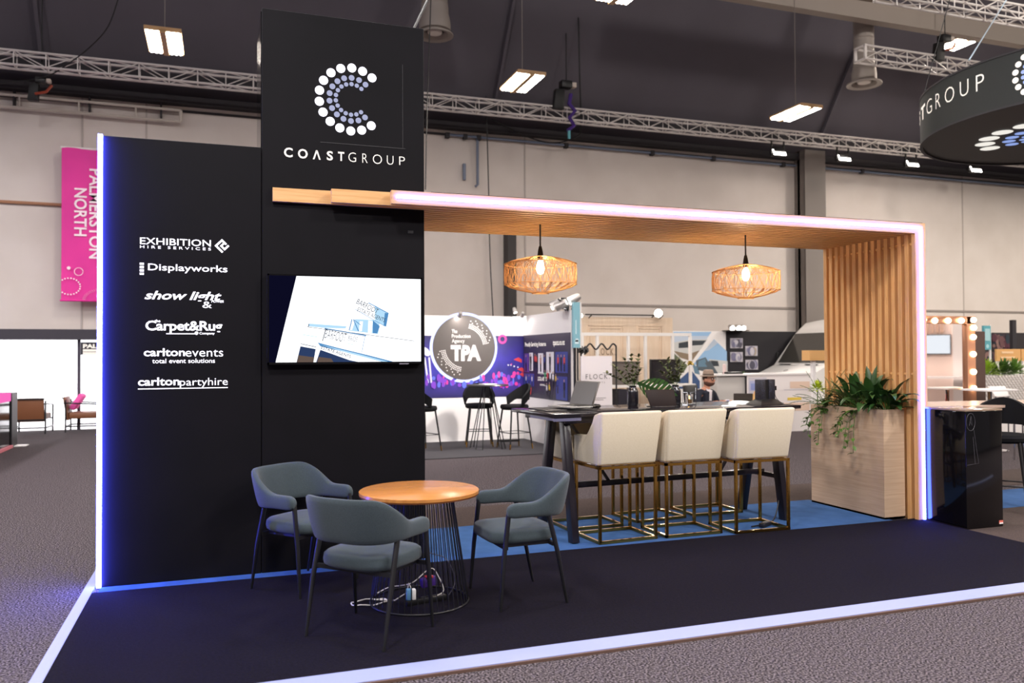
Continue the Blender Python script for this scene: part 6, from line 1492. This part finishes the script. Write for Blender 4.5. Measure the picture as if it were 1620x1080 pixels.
# his chair
ch = thing('office_chair', 'black office chair under the person in the straw hat', 'chair', mn.location, mn.rotation_euler.z)
q = MB(); q.box(-.23, .23, -.22, .24, .29, .325); q.build('seat', m_blackmetal, ch, local=True, bevel=.02)
q = MB(); q.hexa([(-.2, -.24, .45), (.2, -.24, .45), (.2, -.21, .45), (-.2, -.21, .45)], [(-.21, -.3, .98), (.21, -.3, .98), (.21, -.27, .98), (-.21, -.27, .98)]); q.build('backrest', m_blackmetal, ch, local=True, bevel=.02)
q = MB(); q.bar((0, -.2, .3), (0, -.25, .5), .06, .02); q.tube([(0, 0, .05), (0, 0, .29)], .03, 10); q.build('column', m_blackmetal, ch, local=True)
q = MB()
for k in range(5): a = 2 * PI * k / 5; q.bar((0, 0, .09), (.27 * math.cos(a), .27 * math.sin(a), .05), .04, .03); q.sphere((.27 * math.cos(a), .27 * math.sin(a), .026), .025, 8, 6)
q.build('star_base', m_blackmetal, ch, local=True)
# table with laptop and cup in front of him
fw = Vector((math.sin(math.radians(158)), math.cos(math.radians(158)), 0)); rt = Vector((-fw.y, fw.x, 0)); tb = Vector((mn.location.x, 6.5, 0)) + fw * .66 + rt * .15
TZ2 = .655
t = thing('meeting_table', 'pale table in front of the person in the straw hat', 'table', tb, math.atan2(rt.y, rt.x)); q = MB(); q.box(-.42, .5, -.36, .36, TZ2 - .03, TZ2); q.build('tabletop', m_greyw, t, local=True, bevel=.005)
for sx in (-.36, .44):
    for sy in (-.3, .3): q = MB(); q.box(sx - .025, sx + .025, sy - .025, sy + .025, 0, TZ2 - .03); q.build('leg', m_greyw, t, local=True)
lp = at(1141, 634, y=5.95); t = thing('laptop', 'dark laptop seen from behind in front of the seated person', 'laptop', tuple(tb + rt * .17 + fw * -.08 + Vector((0, 0, TZ2))), math.radians(150))
q = MB(); q.box(-.16, .16, -.11, .11, .0, .014); q.build('base', m_silver, t, local=True, bevel=.003)
q = MB(); q.hexa([(-.16, .1, .012), (.16, .1, .012), (.16, .108, .012), (-.16, .108, .012)], [(-.16, .17, .2), (.16, .17, .2), (.16, .178, .2), (-.16, .178, .2)]); q.build('lid', mat('dark_lid', '#3a3430', .4, metal=.3), t, local=True, bevel=.003)
q = MB(); q.disc((0, .144, .11), .014, (0, 1, -.36), 12); q.build('lid_mark', m_blackmetal, t, local=True)
cpx = mn.location + fw * .49; t = thing('blue_cup', 'blue paper cup between the hands of the seated person', 'cup', (cpx.x, cpx.y, TZ2)); q = MB(); q.lathe([(0, 0), (.026, 0), (.036, .085), (.033, .085), (.024, .004), (0, .004)], (0, 0, 0), 20); q.build('cup', mat('cup_blue', '#2c56b4', .4), t, local=True); q = MB(); q.lathe([(.036, .083), (.039, .085), (.037, .095), (0, .097)], (0, 0, 0), 20); q.build('lid', m_white, t, local=True)
p = at(1160, 634, y=5.6)
t = thing('mini_easel', 'small timber easel standing on the pale table', 'easel', tuple(tb + rt * .42 + fw * .02 + Vector((0, 0, TZ2)))); q = MB(); q.bar((-.06, 0, .001), (0, .02, .22), .014); q.bar((.06, 0, .001), (0, .02, .22), .014); q.bar((0, .1, .001), (0, .02, .22), .014); q.bar((-.045, 0, .06), (.045, 0, .06), .014); q.build('frame', m_pine, t, local=True)

# ================================================================== FAR LEFT
zt4 = at(19, 621, x=-2.6).z; zmid = at(10, 636, x=-2.6).z
t = thing('reception_counter', 'black gloss reception counter with pink lit top at the left edge', 'counter', (-3.1, 8.6, 0))
q = MB(); q.box(-3.5, -2.62, 6.5, 9.95, .05, zmid); q.build('body', m_gloss, t); q = MB(); q.box(-3.5, -2.615, 6.5, 9.95, zmid, zt4); q.build('lit_top_panel', m_pinkgl, t); q = MB(); q.box(-3.5, -2.6, 9.95, 10.35, 0, zt4 - .005); q.build('end_panel', m_blackmetal, t); q = MB(); q.box(-3.45, -2.58, 6.5, 9.95, 0.004, .05); q.build('plinth_light', mat('pink_skirting', '#c9707c', .5), t)
q = MB(); q.box(-2.6, -2.42, 10.1, 10.35, .004, .02); q.build('foot_plate', m_white, t)
p = at(3, 626, y=9.4); q = MB(); q.box(-2.95, -2.72, 9.1, 9.35, zt4 + .001, zt4 + .05); q.box(-2.85, -2.8, 9.2, 9.25, zt4 + .05, zt4 + .12); tag(q.build('desk_device', m_blackmetal), 'small black device on the pink topped counter', 'device')
def make_armchair(loc, rz, label, pink):
    t = thing('leather_armchair', label, 'armchair', loc, rz, 'brown leather armchairs by the bright foyer'); q = MB()
    # local: faces +Y
    for sx in (-1, 1):
        q = MB(); x = sx * .31
        for a, b in (((x, -.3, 0), (x, -.3, .66)), ((x, .3, 0), (x, .3, .56)), ((x, -.34, .6), (x, .32, .56)), ((x, -.3, .12), (x, .3, .12))): q.bar(a, b, .028)
        q.build('side_frame', m_blackmetal, t, local=True)
    q = MB()
    for z, y in ((.12, -.3), (.28, .3), (.28, -.3), (.7, -.36)): q = MB(); q.bar((-.31, y, z), (.31, y, z), .026); q.build('cross_bar', m_blackmetal, t, local=True)
    q = MB(); q.hexa([(-.29, -.29, .24), (.29, -.29, .24), (.29, -.24, .24), (-.29, -.24, .24)], [(-.29, -.36, .72), (.29, -.36, .72), (.29, -.31, .72), (-.29, -.31, .72)]); q.build('backrest', m_brown, t, local=True, bevel=.02)
    q = MB(); q.box(-.28, .28, -.25, .32, .27, .40); q.build('seat', m_brown, t, local=True, bevel=.03)
    if pink:
        q = MB(); q.bar((0, -.22, .46), (0, -.02, .76), .42, .12, (0, 1, 0)); c_ = q.build('cushion', m_pink, t, local=True, bevel=.04, seg=3)
    return t
make_armchair((-2.88, 13.0, 0), PI - .05 + PI, 'brown leather armchair with its back to the camera, beside the pink topped counter', False)
make_armchair((-1.95, 13.15, .012 if False else 0), -PI / 2, 'brown leather armchair with a pink cushion next to the violet light strip', True)
p0, p1 = at(128.5, 541, y=13.3), at(162, 561, y=13.3)
t = thing('black_wall_sign', 'black sign with blurred white lettering over the bright foyer', 'sign', (p0.x + .3, 13.25, p1.z)); q = MB(); q.box(p0.x, p0.x + .62, 13.25, 13.29, p1.z, p0.z); q.build('board', mat('black_sign', '#1d1a24', .5), t)
q = MB(); write(q, 'PALMY', (p0.x + .04, 13.246, p0.z - .13), XD, ZD, .5, .09, .05); q.box(p0.x + .04, p0.x + .5, 13.244, 13.246, p0.z - .20, p0.z - .15); q.box(p0.x + .04, p0.x + .42, 13.244, 13.246, p0.z - .26, p0.z - .21); q.build('lettering', m_letter, t)
